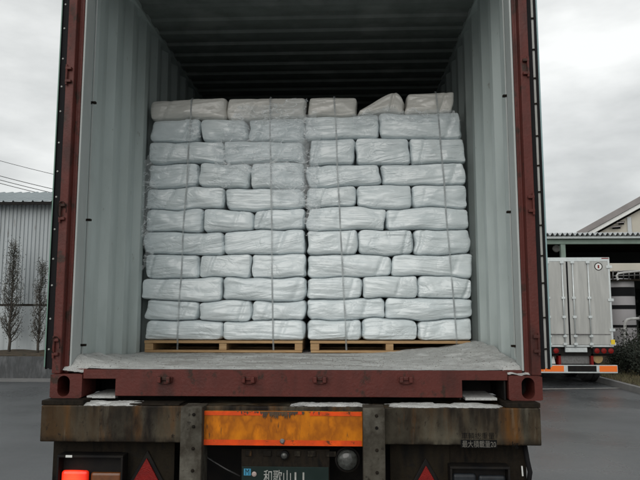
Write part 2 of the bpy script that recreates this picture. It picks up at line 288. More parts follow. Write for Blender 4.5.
# ------------------------------------------------------------------ mesh helpers
class MB:
    def __init__(s): s.v = []; s.f = []
    def add(s, vs, fs):
        o = len(s.v); s.v += [tuple(v) for v in vs]; s.f += [tuple(i + o for i in f) for f in fs]; return s
    def box(s, x0, x1, y0, y1, z0, z1):
        return s.add([(x0, y0, z0), (x1, y0, z0), (x1, y1, z0), (x0, y1, z0), (x0, y0, z1), (x1, y0, z1), (x1, y1, z1), (x0, y1, z1)],
                     [(0, 3, 2, 1), (4, 5, 6, 7), (0, 1, 5, 4), (1, 2, 6, 5), (2, 3, 7, 6), (3, 0, 4, 7)])
    def prism(s, pts, axis, a, b):
        # pts: closed outline; axis 'y': pts=(x,z); 'x': pts=(y,z); 'z': pts=(x,y)
        n = len(pts)
        def p(u, v, w): return {'y': (u, w, v), 'x': (w, u, v), 'z': (u, v, w)}[axis]
        vs = [p(u, v, a) for u, v in pts] + [p(u, v, b) for u, v in pts]
        fs = [tuple(range(n)), tuple(range(2 * n - 1, n - 1, -1))] + [(i, i + n, (i + 1) % n + n, (i + 1) % n) for i in range(n)]
        return s.add(vs, fs)
    def tube(s, pts, r, n=8, caps=True):
        pts = [Vector(p) for p in pts]; rs = r if isinstance(r, (list, tuple)) else [r] * len(pts)
        vs = []; fs = []; up = None
        for i, p in enumerate(pts):
            d = (pts[min(i + 1, len(pts) - 1)] - pts[max(i - 1, 0)]).normalized()
            if up is None:
                up = Vector((0, 0, 1)) if abs(d.z) < 0.9 else Vector((1, 0, 0))
            a = d.cross(up).normalized(); up = a.cross(d).normalized()
            for k in range(n):
                t = 2 * math.pi * k / n; vs.append(p + (a * math.cos(t) + up * math.sin(t)) * rs[i])
        for i in range(len(pts) - 1):
            for k in range(n):
                fs.append((i * n + k, i * n + (k + 1) % n, (i + 1) * n + (k + 1) % n, (i + 1) * n + k))
        if caps: fs += [tuple(range(n - 1, -1, -1)), tuple(range((len(pts) - 1) * n, len(pts) * n))]
        return s.add(vs, fs)
    def lathe(s, prof, c, axis, n=24):
        # prof: (radius, along)
        vs = []; fs = []
        for r, h in prof:
            for k in range(n):
                t = 2 * math.pi * k / n; a, b = r * math.cos(t), r * math.sin(t)
                vs.append({'x': (c[0] + h, c[1] + a, c[2] + b), 'y': (c[0] + a, c[1] + h, c[2] + b), 'z': (c[0] + a, c[1] + b, c[2] + h)}[axis])
        for i in range(len(prof) - 1):
            for k in range(n): fs.append((i * n + k, i * n + (k + 1) % n, (i + 1) * n + (k + 1) % n, (i + 1) * n + k))
        fs += [tuple(range(n)), tuple(range((len(prof) - 1) * n, len(prof) * n))]
        return s.add(vs, fs)
    def build(s, name, m, parent=None, bevel=0, smooth=False, segs=2):
        me = bpy.data.meshes.new(name); me.from_pydata(s.v, [], s.f); 
        bm = bmesh.new(); bm.from_mesh(me)
        bmesh.ops.recalc_face_normals(bm, faces=bm.faces)
        if bevel:
            ed = [e for e in bm.edges if len(e.link_faces) == 2 and e.calc_face_angle(0) > R(25)]
            bmesh.ops.bevel(bm, geom=ed, offset=bevel, segments=segs, affect='EDGES', profile=0.5, clamp_overlap=True)
        bm.to_mesh(me); bm.free()
        if smooth:
            for p in me.polygons: p.use_smooth = True
            if smooth != True: me.set_sharp_from_angle(angle=R(smooth))
        me.materials.append(M[m]); o = bpy.data.objects.new(name, me); COL.objects.link(o)
        if parent: o.parent = parent; o.matrix_parent_inverse = parent_inv(parent)
        return o
def parent_inv(p):
    m = Matrix.Identity(4); q = p
    chain = []
    while q: chain.append(q); q = q.parent
    for q in reversed(chain): m = m @ q.matrix_parent_inverse @ Matrix.LocRotScale(q.location, q.rotation_euler, q.scale)
    return m.inverted()
def tag(o, label=None, cat=None, group=None, kind=None):
    if label: o['label'] = label
    if cat: o['category'] = cat
    if group: o['group'] = group
    if kind: o['kind'] = kind
    return o
def thing(name, loc, label, cat, group=None):
    e = bpy.data.objects.new(name, None); COL.objects.link(e); e.location = loc; e.empty_display_size = 0.2
    return tag(e, label, cat, group)
def struct(o): o['kind'] = 'structure'; return o
def lettering(txt, size, x, y, z, m, parent, name='lettering', sx=1.0, align='LEFT'):
    c = bpy.data.curves.new('t', 'FONT'); c.body = txt; c.size = size; c.align_x = align; c.resolution_u = 3
    o = bpy.data.objects.new('t', c); COL.objects.link(o); bpy.context.view_layer.update()
    me = bpy.data.meshes.new_from_object(o.evaluated_get(bpy.context.evaluated_depsgraph_get()))
    bpy.data.objects.remove(o); me.name = name
    for v in me.vertices: v.co = (x + v.co.x * sx, y, z + v.co.y)
    me.materials.clear(); me.materials.append(M[m])
    ob = bpy.data.objects.new(name, me); COL.objects.link(ob); ob.parent = parent; ob.matrix_parent_inverse = parent_inv(parent)
    return ob
def nn(x, y=0, z=0): return noise.noise(Vector((x, y, z)))

# ------------------------------------------------------------------ the setting
g = MB().box(-250, 250, -120, 400, -0.5, 0.0).build('ground', 'asphalt'); struct(g)

ZC = az(292, 399.3, 0.0)          # underside of the container
ZS = az(292, 369.3, 0.0)          # top of the sill
ZTOP = ZC + 2.591
HW = 1.219
YP = 1.19                         # front of the pallet loads

# ================================================================== CONTAINER
ct = thing('shipping_container', (0, 0, ZC), 'open red oxide shipping container with grey corrugated inside on a road chassis', 'container')
LEN = 6.058
def side_wall(s):
    mb = MB(); pts = []
    y = 0.17; pitch = 0.278; xi, xo = 1.172, 1.205
    while y < LEN - 0.2:
        pts += [(y, xo), (y + 0.07, xo), (y + 0.07 + 0.068, xi), (y + 0.07 + 0.068 + 0.072, xi)]
        y += pitch
    pts.append((LEN - 0.05, xi))
    z0, z1 = ZS - 0.02, ZTOP - 0.06
    vs = []; fs = []
    for (yy, xx) in pts: vs += [(s * xx, yy, z0), (s * xx, yy, z1)]
    for (yy, xx) in pts: vs += [(s * (xx + 0.002), yy, z0), (s * (xx + 0.002), yy, z1)]
    n = len(pts)
    for i in range(n - 1):
        fs.append((2 * i, 2 * i + 2, 2 * i + 3, 2 * i + 1)); fs.append((2 * (n + i), 2 * (n + i) + 1, 2 * (n + i) + 3, 2 * (n + i) + 2))
    mb.add(vs, fs); mb.build('side_wall', 'wall', ct)
side_wall(-1); side_wall(1)
# roof: crosswise corrugation, 0.209 m pitch
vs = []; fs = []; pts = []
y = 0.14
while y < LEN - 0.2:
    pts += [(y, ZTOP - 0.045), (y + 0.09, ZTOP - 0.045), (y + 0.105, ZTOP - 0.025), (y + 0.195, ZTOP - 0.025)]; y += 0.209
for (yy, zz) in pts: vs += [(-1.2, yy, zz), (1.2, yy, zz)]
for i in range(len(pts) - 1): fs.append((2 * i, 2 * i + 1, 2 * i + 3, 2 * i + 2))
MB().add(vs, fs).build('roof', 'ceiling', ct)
MB().box(-1.2, 1.2, LEN - 0.05, LEN, ZC, ZTOP - 0.05).build('front_wall', 'wall', ct)
for s in (-1, 1):
    MB().box(s * 1.208, s * 1.217, 0.13, LEN - 0.01, ZC + 0.02, ZS + 0.06).build('bottom_side_rail', 'red', ct)
    MB().box(s * 1.155, s * 1.217, 0.13, LEN - 0.01, ZTOP - 0.062, ZTOP).build('top_side_rail', 'wall', ct)
MB().box(-1.139, 1.139, 0.0, 0.14, ZTOP - 0.12, ZTOP - 0.002).build('door_header', 'red', ct, bevel=0.006)
for i in range(4):
    MB().box(-1.165 + i * 0.583, -1.165 + (i + 1) * 0.583 - 0.004, 0.10, LEN - 0.06, ZS - 0.03, ZS - 0.002).build('floor_board', 'ply', ct)
# sill with two notches open to below
nl = (ax(81, 380, 0), ax(115.5, 380, 0)); nr = (ax(462, 380, 0), ax(500, 380, 0)); zn = az(292, 379.6, 0); zb = ZC + 0.012
xs0, xs1 = -HW + 0.165, HW - 0.165
prof = [(xs0, ZS - 0.004), (xs1, ZS - 0.004), (xs1, zn), (nr[0], zn), (nr[0], zb), (nl[1], zb), (nl[1], zn), (xs0, zn)]
sill = MB().prism(prof, 'y', 0.0, 0.012).build('rear_sill', 'red', ct, bevel=0.002)
MB().box(-1.137, 1.137, 0.045, 0.11, ZS - 0.02, ZS - 0.005).build('sill_top_plate', 'red', sill)
for s, a in ((-1, nl), (1, nr)):
    MB().box(a[0] - 0.06, a[1] + 0.06, 0.30, 0.31, ZC - 0.004, ZS - 0.0305).build('pocket_shade_back', 'blackpaint', sill)  # black sheet added so the notch reads as deep shade
    MB().box(a[0] + 0.02, a[1] - 0.01, 0.03, 0.30, ZC - 0.004, ZC + 0.008).build('pocket_light_plate', 'powder', sill)  # pale plate added in place of daylight showing through the notch
    for e in (a[0] - 0.022 if s < 0 else a[0] - 0.012, a[1] + 0.003 if s < 0 else a[1] + 0.021): MB().box(e, e + 0.008, 0.0128, 0.299, ZC + 0.001, ZS - 0.0307).build('pocket_shade_side', 'blackpaint', sill)  # black side sheets added to keep the notch dark
# keepers for the door locking bars
for px in (165.5, 249, 320, 405.5):
    x = ax(px, 379, 0); z = az(px, 379.2, 0)
    k = MB()
    k.prism([(x - 0.037, z - 0.008), (x - 0.03, z - 0.02), (x - 0.012, z - 0.024), (x + 0.012, z - 0.024), (x + 0.03, z - 0.02), (x + 0.037, z - 0.008), (x + 0.037, z + 0.012), (x - 0.037, z + 0.012)], 'y', -0.012, 0.001)
    k.box(x - 0.032, x - 0.014, -0.042, -0.0121, z - 0.014, z + 0.014); k.box(x + 0.014, x + 0.032, -0.042, -0.0121, z - 0.014, z + 0.014)
    k.box(x - 0.0139, x + 0.0139, -0.022, -0.0122, z - 0.004, z + 0.0135)
    k.build('lock_keeper', 'red', ct, bevel=0.003)
# corner castings with the oval hole
def casting(s):
    mb = MB(); W, H, D = 0.162, 0.118, 0.178; t = 0.012
    cx = s * (HW - W / 2); cz = ZC + H / 2; y0 = -0.004
    n = 48; ring = []; outer = []
    a, b = 0.0315, 0.0515   # half width, half height of the slot
    hx = cx + s * 0.012
    for i in range(n):
        th = 2 * math.pi * (i + 0.5) / n; c_, s_ = math.cos(th), math.sin(th)
        # stadium
        p = Vector((a * c_, (b - a) * (1 if s_ > 0 else -1) + a * s_)); ring.append((hx + p.x, cz + p.y))
        k = min((W / 2) / max(abs(c_), 1e-6), (H / 2) / max(abs(s_), 1e-6)); outer.append((cx + k * c_, cz + k * s_))
    vs = [(x, y0, z) for x, z in outer] + [(x, y0, z) for x, z in ring] + [(x, y0 + 0.165, z) for x, z in ring] + [(x, y0 + D, z) for x, z in outer]
    fs = []
    for i in range(n):
        j = (i + 1) % n
        fs.append((i, j, n + j, n + i)); fs.append((n + i, n + j, 2 * n + j, 2 * n + i)); fs.append((i, 3 * n + i, 3 * n + j, j))
    fs.append(tuple(range(3 * n, 4 * n)))
    mb.add(vs, fs)
    c = mb.build('corner_casting', 'red', ct)
    MB().box(cx - 0.07, cx + 0.07, 0.150, 0.160, ZC + 0.012, ZC + H - 0.01).build('casting_shade_plate', 'blackpaint', c)  # black plate stands in for the shade deep in the hole
    return c
casting(-1); casting(1)
# corner posts, grey jambs, hinges, door leaves folded back along the sides
ZP0, ZP1 = ZC + 0.119, ZTOP - 0.118
for s in (-1, 1):
    p = MB()
    p.prism([(s * 1.219, 0.004), (s * 1.219, 0.16), (s * 1.180, 0.16), (s * 1.180, 0.075), (s * 1.150, 0.075), (s * 1.150, 0.045), (s * 1.171, 0.045), (s * 1.174, 0.004)], 'z', ZP0, ZP1)
    post = p.build('corner_post', 'red', ct, bevel=0.004)
    MB().prism([(s * 1.149, 0.046), (s * 1.149, 0.078), (s * 1.178, 0.078), (s * 1.178, 0.168), (s * 1.150, 0.168), (s * 1.138, 0.150), (s * 1.138, 0.046)], 'z', ZS - 0.01, ZTOP - 0.1).build('door_jamb', 'jamb', ct, bevel=0.004)
    # lashing rod up the jamb edge with little hooks
    xr = s * 1.146; yr = 0.192
    rod = MB().tube([(xr, yr, ZS + 0.05), (xr, yr, ZTOP - 0.12)], 0.0055).build('lashing_rod', 'jamb', ct, smooth=40)
    for z in ((az(79, 103, yr), az(76, 220, yr), az(71, 345, yr)) if s < 0 else (az(508, 96, yr), az(514, 212, yr), az(517, 346, yr))):
        MB().box(xr - s * 0.02, xr + s * 0.03, yr - 0.011, yr + 0.009, z - 0.006, z + 0.006).build('rod_bracket', 'grime', rod, bevel=0.002)
    # hinges
    hz = (az(60, 212, 0), az(52, 347, 0), az(67, 75, 0), az(67, -60, 0)) if s < 0 else (az(532, 204, 0), az(538, 344, 0), az(527, 67, 0), az(524, -70, 0))
    for z in hz:
        for k in (-1, 1): MB().prism([(s * 1.184, z + k * 0.035 - 0.008), (s * 1.216, z + k * 0.035 - 0.008), (s * 1.216, z + k * 0.035 + 0.008), (s * 1.184, z + k * 0.035 + 0.008)], 'y', -0.012, 0.003).build('hinge_lug', 'red', post, bevel=0.003)
        MB().tube([(s * 1.210, -0.006, z - 0.055), (s * 1.210, -0.006, z + 0.055)], 0.006).build('hinge_pin', 'red', post, smooth=40)
    # door leaf
    zd0, zd1 = az(40 if s < 0 else 545, 367, 0.05), ZTOP - 0.1
    g1, s1, l1, d1 = (1.2475, 1.2625, 1.2740, 1.2840) if s > 0 else (1.246, 1.268, 1.2690, 1.278)
    d = MB().box(s * g1, s * d1, 0.0625, 1.21, zd0, zd1).build('door', 'teal' if s > 0 else 'green', ct, bevel=0.003)
    MB().box(s * (l1 + 0.0003), s * (d1 - 0.0003), 0.040, 0.0622, zd0, zd1).build('edge_trim', 'teal' if s > 0 else 'green', d, bevel=0.002)
    MB().box(s * 1.2225, s * (g1 - 0.0003), 0.030, 1.2, zd0 - 0.01, zd1 + 0.01).build('door_gasket', 'rubber', d, bevel=0.003)
    MB().box(s * g1, s * s1, 0.045, 0.0621, zd0 - 0.006, zd1).build('gasket_strip', 'strip' if s > 0 else 'rubber', d)
    MB().box(s * (s1 + 0.0003), s * l1, 0.036, 0.0619, zd0 - 0.01, zd1).build('gasket_lip', 'rubber', d)
    rv = MB(); z = zd0 + 0.09; i = 0
    while z < zd1:
        if s < 0: rv.lathe([(0.0055, 0), (0.005, -0.003), (0.002, -0.005)], (s * 1.2565, 0.0448, z), 'y', 8)
        else: rv.prism([(g1 - 0.004, z - 0.006), (s1 + 0.001, z - 0.004), (s1 + 0.001, z + 0.003), (g1 - 0.004, z + 0.001)], 'y', 0.038, 0.0448)
        z += 0.155 + 0.02 * math.sin(i * 2.1); i += 1
    o = rv.build('rivet_row', 'strip' if s < 0 else 'grime', d); o['kind'] = 'stuff'
    # wire seal loop hanging on the left hinges
    if s < 0:
        for z in hz[:2]:
            pts = []
            for i in range(15):
                t = i / 14; a = t * math.pi * 1.5 - 0.4
                pts.append((-1.196 + 0.024 * math.cos(a), -0.017 - 0.003 * math.sin(3 * a), z + 0.01 + 0.042 * math.sin(a)))
            MB().tube(pts, 0.0020, 6).build('seal_wire', 'grime', post, smooth=True)

# ================================================================== PALLETS
LX0, LX1 = ax(143.5, 340, YP), ax(302.5, 340, YP)
RX0, RX1 = ax(310, 341, YP), ax(474, 341, YP)
ZPB = ZS; ZPT = az(225, 340.5, YP)
PH = ZPT - ZPB
def pallet(x0, x1, label):
    t = thing('wooden_pallet', ((x0 + x1) / 2, YP + 0.5, ZPB), label, 'pallet', 'pallets under the sacks')
    y0, y1 = YP + 0.015, YP + 1.0; th = 0.020
    for i in range(5):
        a = y0 + i * (y1 - y0 - 0.12) / 4
        MB().box(x0, x1, a, a + 0.12, ZPT - th, ZPT - 0.001).build('deck_board', 'pallet', t, bevel=0.003)
    for i in range(3):
        a = y0 + 0.002 + i * (y1 - y0 - 0.114) / 2
        MB().box(x0 + 0.004, x1 - 0.004, a, a + 0.11, ZPB + 0.001, ZPB + 0.017).build('bottom_board', 'pallet', t, bevel=0.003)
    for k, (a, b) in enumerate(((x0 + 0.002, x0 + 0.062), ((x0 + x1) / 2 - 0.028, (x0 + x1) / 2 + 0.024), (x1 - 0.055, x1 - 0.002))):
        MB().box(a, b, y0 + 0.006, y1 - 0.01, ZPB + 0.0172, ZPT - th - 0.0002).build('stringer', 'pallet', t, bevel=0.003)
    return t
pallet(LX0, LX1, 'left wooden pallet carrying the sacks, fully in view')
pallet(RX0, RX1 - 0.02, 'right wooden pallet carrying the sacks, partly buried in powder')

# ================================================================== SACKS
def sst(a, b, x):
    t = max(0, min(1, (x - a) / (b - a))); return t * t * (3 - 2 * t)
ORD = ['top', 'second', 'third', 'fourth', 'fifth', 'sixth', 'seventh', 'eighth', 'ninth', 'tenth', 'bottom']
def wave(side, k, x):
    a = 0.021 if 0 < k < 11 else (0.004 if k == 0 else 0.0)
    return a * nn(x * 3.1 + side * 17, k * 5.3, 2.2) + a * 0.45 * nn(x * 8 + side * 7, k * 3.7, 9)
def lin(n):
    # grid lines packed towards both ends
    return [math.copysign(abs(t) ** 0.72, t) for t in [-1 + 2 * i / n for i in range(n + 1)]]
STRAPS = {0: ((192, 177), (270, 273)), 1: ((334, 346), (436, 457))}
YSTRAP = YP - 0.004
def strap_x(pp, z, zt):
    xt, xb_ = ax(pp[0], 95, YP), ax(pp[1], 345, YP)
    return xb_ + (xt - xb_) * (z - ZPT) / (zt - ZPT) + 0.006 * nn(z * 3, pp[0])
ZST = {}
def sack(x0, x1, zb, zt, yf, depth, seed, m='sack', lum=1.0):
    hx, hy = (x1 - x0) / 2 - 0.0015, depth / 2; cx, cy = (x0 + x1) / 2, yf + depth / 2
    hz = (zt(cx) - zb(cx)) / 2; rnd = random.Random(seed)
    rv = Vector((rnd.uniform(0.024, 0.05), rnd.uniform(0.012, 0.022), hz * rnd.uniform(0.32, 0.52)))
    half = Vector((hx, hy, hz)); q0 = half - rv
    G = {0: lin(44), 1: lin(8), 2: lin(20)}
    idx = {}; vs = []; fs = []
    sx, sz = seed * 3.17, seed * 1.71
    skew = rnd.uniform(-0.008, 0.008); sl = rnd.uniform(-14, 14); yaw = rnd.uniform(-0.011, 0.011); pit = rnd.uniform(-0.009, 0.004); bel = rnd.uniform(0.010, 0.024); nick = rnd.choice((-1, 1)) * rnd.uniform(0.3, 0.8); nd = rnd.uniform(0, 0.016)
    def vert(p):
        key = (round(p[0], 5), round(p[1], 5), round(p[2], 5))
        if key in idx: return idx[key]
        h = Vector((p[0] * half.x, p[1] * half.y, p[2] * half.z))
        q = Vector([max(-q0[i], min(q0[i], h[i])) for i in range(3)])
        v = Vector([(h[i] - q[i]) / rv[i] for i in range(3)])
        if v.length > 1e-6: v = v / v.length * (max(abs(c) for c in v) ** 0.25)
        e = Vector([q[i] + rv[i] * v[i] for i in range(3)])
        ux, uz = e.x / hx, e.z / hz
        # belly, lumps and folds
        lump = 0.019 * nn(e.x * 7 + sx, e.y * 7, e.z * 11 + sz) + 0.004 * nn(e.x * 4 + sx, e.y * 13, e.z * 38 + e.x * sl * 0.5 + sz)
        fold = nn(e.x * 2.2 + sz, e.y * 9, e.z * 44 + e.x * sl * 0.5 + sx); fold = 0.007 * max(0, 1 - abs(fold) * 3.6)
        edge = max(0, 1 - abs(uz) ** 3)
        if p[1] < -0.5:
            e.y += -bel * (1 - abs(ux) ** 2.6) * (1 - uz * uz) + 0.016 + yaw * ux - pit * uz + nd * math.exp(-((ux - nick - 0.12 * uz) / 0.06) ** 2) + (lump - fold * (1 - abs(ux) ** 4)) * edge
            # gathered ends: creases fanning in from the sides
            e.y += 0.006 * max(0, abs(ux) - 0.55) / 0.45 * nn(e.z * 60 + sz, sx, 0) * edge
        else: e.y += lump * 0.6
        e.x += 0.015 * nn(e.z * 13 + sz, e.y * 8, sx) * abs(ux) ** 2 * (0.6 if abs(uz) > 0.9 else 1) + skew * uz
        X = cx + e.x
        b, t = zb(X) - 0.0012, zt(X) + 0.0012
        z = b + (uz + 1) / 2 * (t - b)
        if abs(uz) > 0.6: z += -math.copysign(0.0035, uz) * max(0, nn(X * 14 + sx, e.y * 10, sz)) * (abs(uz) - 0.6) / 0.4
        if p[1] < 0.2:                                    # the straps bite in
            for pp in STRAPS[0] + STRAPS[1]:
                dx = abs(X - strap_x(pp, z, ZST[pp]))
                if dx < 0.06: e.y = max(e.y, YSTRAP + 0.001 - 0.022 * max(0, dx / 0.06 - 0.12) ** 1.3 - cy)
        idx[key] = len(vs); vs.append((X - cx, e.y, z - zb(cx))); return idx[key]
    for a in range(3):
        b, c = (a + 1) % 3, (a + 2) % 3
        for sg in (-1, 1):
            for i in range(len(G[b]) - 1):
                for j in range(len(G[c]) - 1):
                    qd = []
                    for (u, v_) in ((G[b][i], G[c][j]), (G[b][i + 1], G[c][j]), (G[b][i + 1], G[c][j + 1]), (G[b][i], G[c][j + 1])):
                        p = [0, 0, 0]; p[a] = sg; p[b] = u; p[c] = v_; qd.append(vert(p))
                    fs.append(tuple(qd) if sg > 0 else tuple(reversed(qd)))
    me = bpy.data.meshes.new('sack'); me.from_pydata(vs, [], fs)
    for p in me.polygons: p.use_smooth = True
    me.materials.append(M[m]); o = bpy.data.objects.new('sack', me); COL.objects.link(o)
    o.location = (cx, cy, zb(cx)); return o

LROW = [96.5, 118, 140.5, 162, 186.5, 208, 229.8, 254, 277.5, 299.5, 321, 340.7]
LJ = [[149, 226.2, 306], [149.7, 199, 247.5, 304], [147, 223.5, 304], [147, 197.5, 250.2, 304], [144.5, 224, 304], [144, 202, 253, 305],
      [142.5, 223.5, 305.3], [143, 198, 250.5, 305.6], [141, 222, 306], [143, 198, 251.3, 305.6], [142.8, 222, 305]]
RROW = [92, 113.5, 138, 163, 184.5, 206.8, 229.7, 254, 276.5, 298, 319.3, 341.2]
RJ = [None, [304.5, 379.6, 462], [309, 355.2, 410.5, 466], [306.5, 381.5, 466], [306, 357, 412.5, 468.7], [307, 386, 470],
      [306.9, 358, 414, 472], [306.9, 392, 474], [307, 362.7, 418, 473.3], [307, 385.5, 473.5], [306.9, 362, 419, 474]]
LZ = [az(225, y, YP) for y in LROW]; RZ = [az(390, y, YP) for y in RROW]
LZ[11] = RZ[11] = ZPT
ZST.update({STRAPS[0][0]: LZ[0], STRAPS[0][1]: LZ[0] + 0.002, STRAPS[1][0]: az(332, 95.2, YP), STRAPS[1][1]: az(430, 90.3, YP)})
POS2, POS3 = ['left', 'right'], ['left', 'middle', 'right']
seed = 11
for side, (rows, J, Z) in enumerate(((LROW, LJ, LZ), (RROW, RJ, RZ))):
    pal = ('left', 'right')[side]
    for k in range(11):
        if J[k] is None: continue
        ym = (rows[k] + rows[k + 1]) / 2; xs = [ax(px, ym, YP) for px in J[k]]
        two = len(xs) == 3
        for i in range(len(xs) - 1):
            seed += 1; rnd = random.Random(seed * 5)
            zbf = lambda x, k=k: Z[k + 1] + wave(side, k + 1, x)
            if k == 0:
                x0_, x1_ = xs[i], xs[i + 1]; top = (-0.012, 0.008) if i == 0 else (0.004, -0.003)
                ztf = lambda x, a=x0_, b=x1_, tp=top: Z[0] + tp[0] + (tp[1] - tp[0]) * (x - a) / (b - a) + wave(side, 0, x)
            else:
                ztf = lambda x, k=k: Z[k] + wave(side, k, x)
                if side == 1 and k == 1 and i == 1:
                    ztf = lambda x: Z[1] + 0.010 + wave(1, 1, x)
            o = sack(xs[i], xs[i + 1], zbf, ztf, YP + rnd.uniform(-0.010, 0.012) + (0.012 if k == 0 else 0), 0.40 if two else 0.56, seed, 'sack_beige' if k == 0 else 'sack')
            pos = (POS2 if two else POS3)[i]
            row = ORD[k]
            if k == 0: lab = f'beige sack, {pos} one of two in the top row of the left pallet stack'
            else: lab = f'white plastic sack, {pos} one of {"two" if two else "three"} in {row} row from top, {pal} stack' if k < 10 else f'white plastic sack, {pos} one of {"two" if two else "three"} in bottom row of {pal} stack'
            tag(o, lab, 'sack', 'sacks stacked on the pallets')
# three loose sacks on the right stack
base = lambda x: RZ[1] + wave(1, 1, x)
base2 = lambda x: RZ[1] + 0.010 + wave(1, 1, x)
xa = [ax(p, 105, YP) for p in (307.5, 357.6)]
o = sack(xa[0], xa[1], base, lambda x: az(332, 95.2, YP) + 0.004 * nn(x * 6, 3), YP + 0.015, 0.56, 301, 'sack_beige')
tag(o, 'upright beige sack at left end of top row, right stack, beside slumped sack', 'sack', 'sacks stacked on the pallets')
xb = [ax(p, 105, YP) for p in (357.8, 405)]
def slump_top(x):
    t = (x - xb[0]) / (xb[1] - xb[0]); t = max(0, min(1, t))
    y = 111 - (111 - 90) * sst(-0.25, 0.86, t) ** 1.1 + max(0, t - 0.80) ** 1.5 / 0.09 * 9
    return az(380, y, YP)
def slump_bot(x):
    t = max(0, min(1, (x - xb[0]) / (xb[1] - xb[0]))); u = max(0, min(1, (t - 0.25) / 0.35)); u = u * u * (3 - 2 * u)
    return base(x) * (1 - u) + (base2(x) + 0.001) * u
o = sack(xb[0], xb[1], slump_bot, slump_top, YP + 0.012, 0.5, 302, 'sack_beige')
tag(o, 'beige sack slumped on a slant between two upright sacks, top of right stack', 'sack', 'sacks stacked on the pallets')
xc = [ax(p, 100, YP) for p in (406, 455)]
o = sack(xc[0], xc[1], base2, lambda x: az(430, 91.2, YP) + 0.018 * (x - xc[0]) / (xc[1] - xc[0]) * 0.6 + 0.004 * nn(x * 6, 8), YP + 0.02, 0.56, 303, 'sack_beige')
tag(o, 'upright beige sack at right end of top row, right stack, near container wall', 'sack', 'sacks stacked on the pallets')

# ================================================================== STRAPS
def strap(pts_px, Z, side, label, ztop):
    wd = 0.0058
    path = []
    x_of = lambda py: ax(pts_px[0] + (pts_px[1] - pts_px[0]) * (py - 95) / 250, py, YP)
    xt = ax(pts_px[0], 95, YP); xbm = ax(pts_px[1], 345, YP)
    zb_, zt_ = ZPB + 0.018, ztop
    fr = YSTRAP - 0.0015
    path.append((strap_x(pts_px, zb_, zt_), fr + 0.03, zb_)); path.append((strap_x(pts_px, ZPT, zt_), fr + 0.018, ZPT - 0.012))
    n = 88
    for i in range(n + 1):
        z = ZPT + 0.02 + (zt_ - 0.035 - ZPT - 0.02) * i / n; path.append((strap_x(pts_px, z, zt_), fr, z))
    x = path[-1][0]
    path += [(x, fr + 0.012, zt_ - 0.018), (x, fr + 0.035, zt_ + 0.001), (x, fr + 0.07, zt_ + 0.005), (x, fr + 0.3, zt_ + 0.006), (x, fr + 0.42, zt_ + 0.004)]
    vs = []; fs = []
    for i, (x, y, z) in enumerate(path):
        up = i > len(path) - 4
        o = (0, 0, 0.0015) if up else (0, -0.0015, 0)
        for s_ in (-1, 1): vs.append((x + s_ * wd, y, z))
        for s_ in (-1, 1): vs.append((x + s_ * wd, y + o[1], z + o[2]))
    for i in range(len(path) - 1):
        a, b = 4 * i, 4 * i + 4
        fs += [(a, a + 1, b + 1, b), (a + 2, b + 2, b + 3, a + 3), (a, b, b + 2, a + 2), (a + 1, a + 3, b + 3, b + 1)]
    o = MB().add(vs, fs).build('pallet_strap', 'strap', None, smooth=50)
    tag(o, label, 'strap', 'straps round the sack stacks')
strap((192, 177), LZ, 0, 'grey plastic strap nearer the container wall on left sack stack', LZ[0])
strap((270, 273), LZ, 0, 'grey plastic strap nearer the middle gap on left sack stack', LZ[0] + 0.002)
strap((334, 346), RZ, 1, 'grey plastic strap nearer the middle gap on right sack stack', az(332, 95.2, YP))
strap((436, 457), RZ, 1, 'grey plastic strap nearer the container wall on right sack stack', az(430, 90.3, YP))

# ================================================================== STRETCH FILM
def film(outline, seed, label, off=0.016):
    # a loose sheet of film: grid clipped by a wobbly outline, crumpled, lying on the sack fronts
    xs = [p[0] for p in outline]; ys = [p[1] for p in outline]
    P3 = [at(a, b, YP) for a, b in outline]; poly = [(p.x, p.z) for p in P3]
    x0, x1 = min(p[0] for p in poly), max(p[0] for p in poly); z0, z1 = min(p[1] for p in poly), max(p[1] for p in poly)
    def inside(x, z):
        x += 0.035 * nn(z * 11 + seed, x * 9) + 0.012 * nn(z * 37, x * 37, seed); z += 0.035 * nn(x * 11 + seed, z * 9 + 4) + 0.012 * nn(x * 37, z * 37, seed + 5); c = False
        for i in range(len(poly)):
            (ax_, az_), (bx, bz) = poly[i], poly[i - 1]
            if (az_ > z) != (bz > z) and x < (bx - ax_) * (z - az_) / (bz - az_) + ax_: c = not c
        return c
    st = 0.006; nx, nz_ = int((x1 - x0) / st) + 2, int((z1 - z0) / st) + 2
    vs = []; idx = {}; fs = []
    def V(i, j):
        if (i, j) not in idx:
            x, z = x0 + i * st, z0 + j * st
            f = nn(x * 9 + z * 8 + seed, z * 15 - x * 5, 1); f = 1 - min(1, abs(f) * 4)
            y = YP - off - 0.011 * f - 0.008 * nn(x * 7, z * 9 + seed)
            idx[(i, j)] = len(vs); vs.append((x, y, z))
        return idx[(i, j)]
    for i in range(nx):
        for j in range(nz_):
            if inside(x0 + (i + .5) * st, z0 + (j + .5) * st): fs.append((V(i, j), V(i + 1, j), V(i + 1, j + 1), V(i, j + 1)))
    o = MB().add(vs, fs).build('stretch_film', 'film', None, smooth=True)
    tag(o, label, 'film', 'stretch film on the sack stacks')
film([(212, 150), (238, 108), (306, 100), (308, 170), (300, 205), (276, 196), (252, 172), (222, 190)], 3, 'crumpled clear film across upper right corner of the left sack stack')
film([(299, 118), (313, 112), (322, 140), (317, 180), (321, 228), (309, 236), (299, 190), (297, 150)], 8, 'crinkled strip of clear film hanging over gap between the two stacks')
film([(352, 115), (380, 108), (456, 112), (460, 122), (380, 121), (356, 126)], 15, 'thin clear film band along upper edge of the right sack stack')
film([(143, 168), (152, 150), (158, 186), (150, 215), (155, 262), (146, 272), (141, 240)], 31, 'torn clear film clinging to outer edge of the left sack stack')
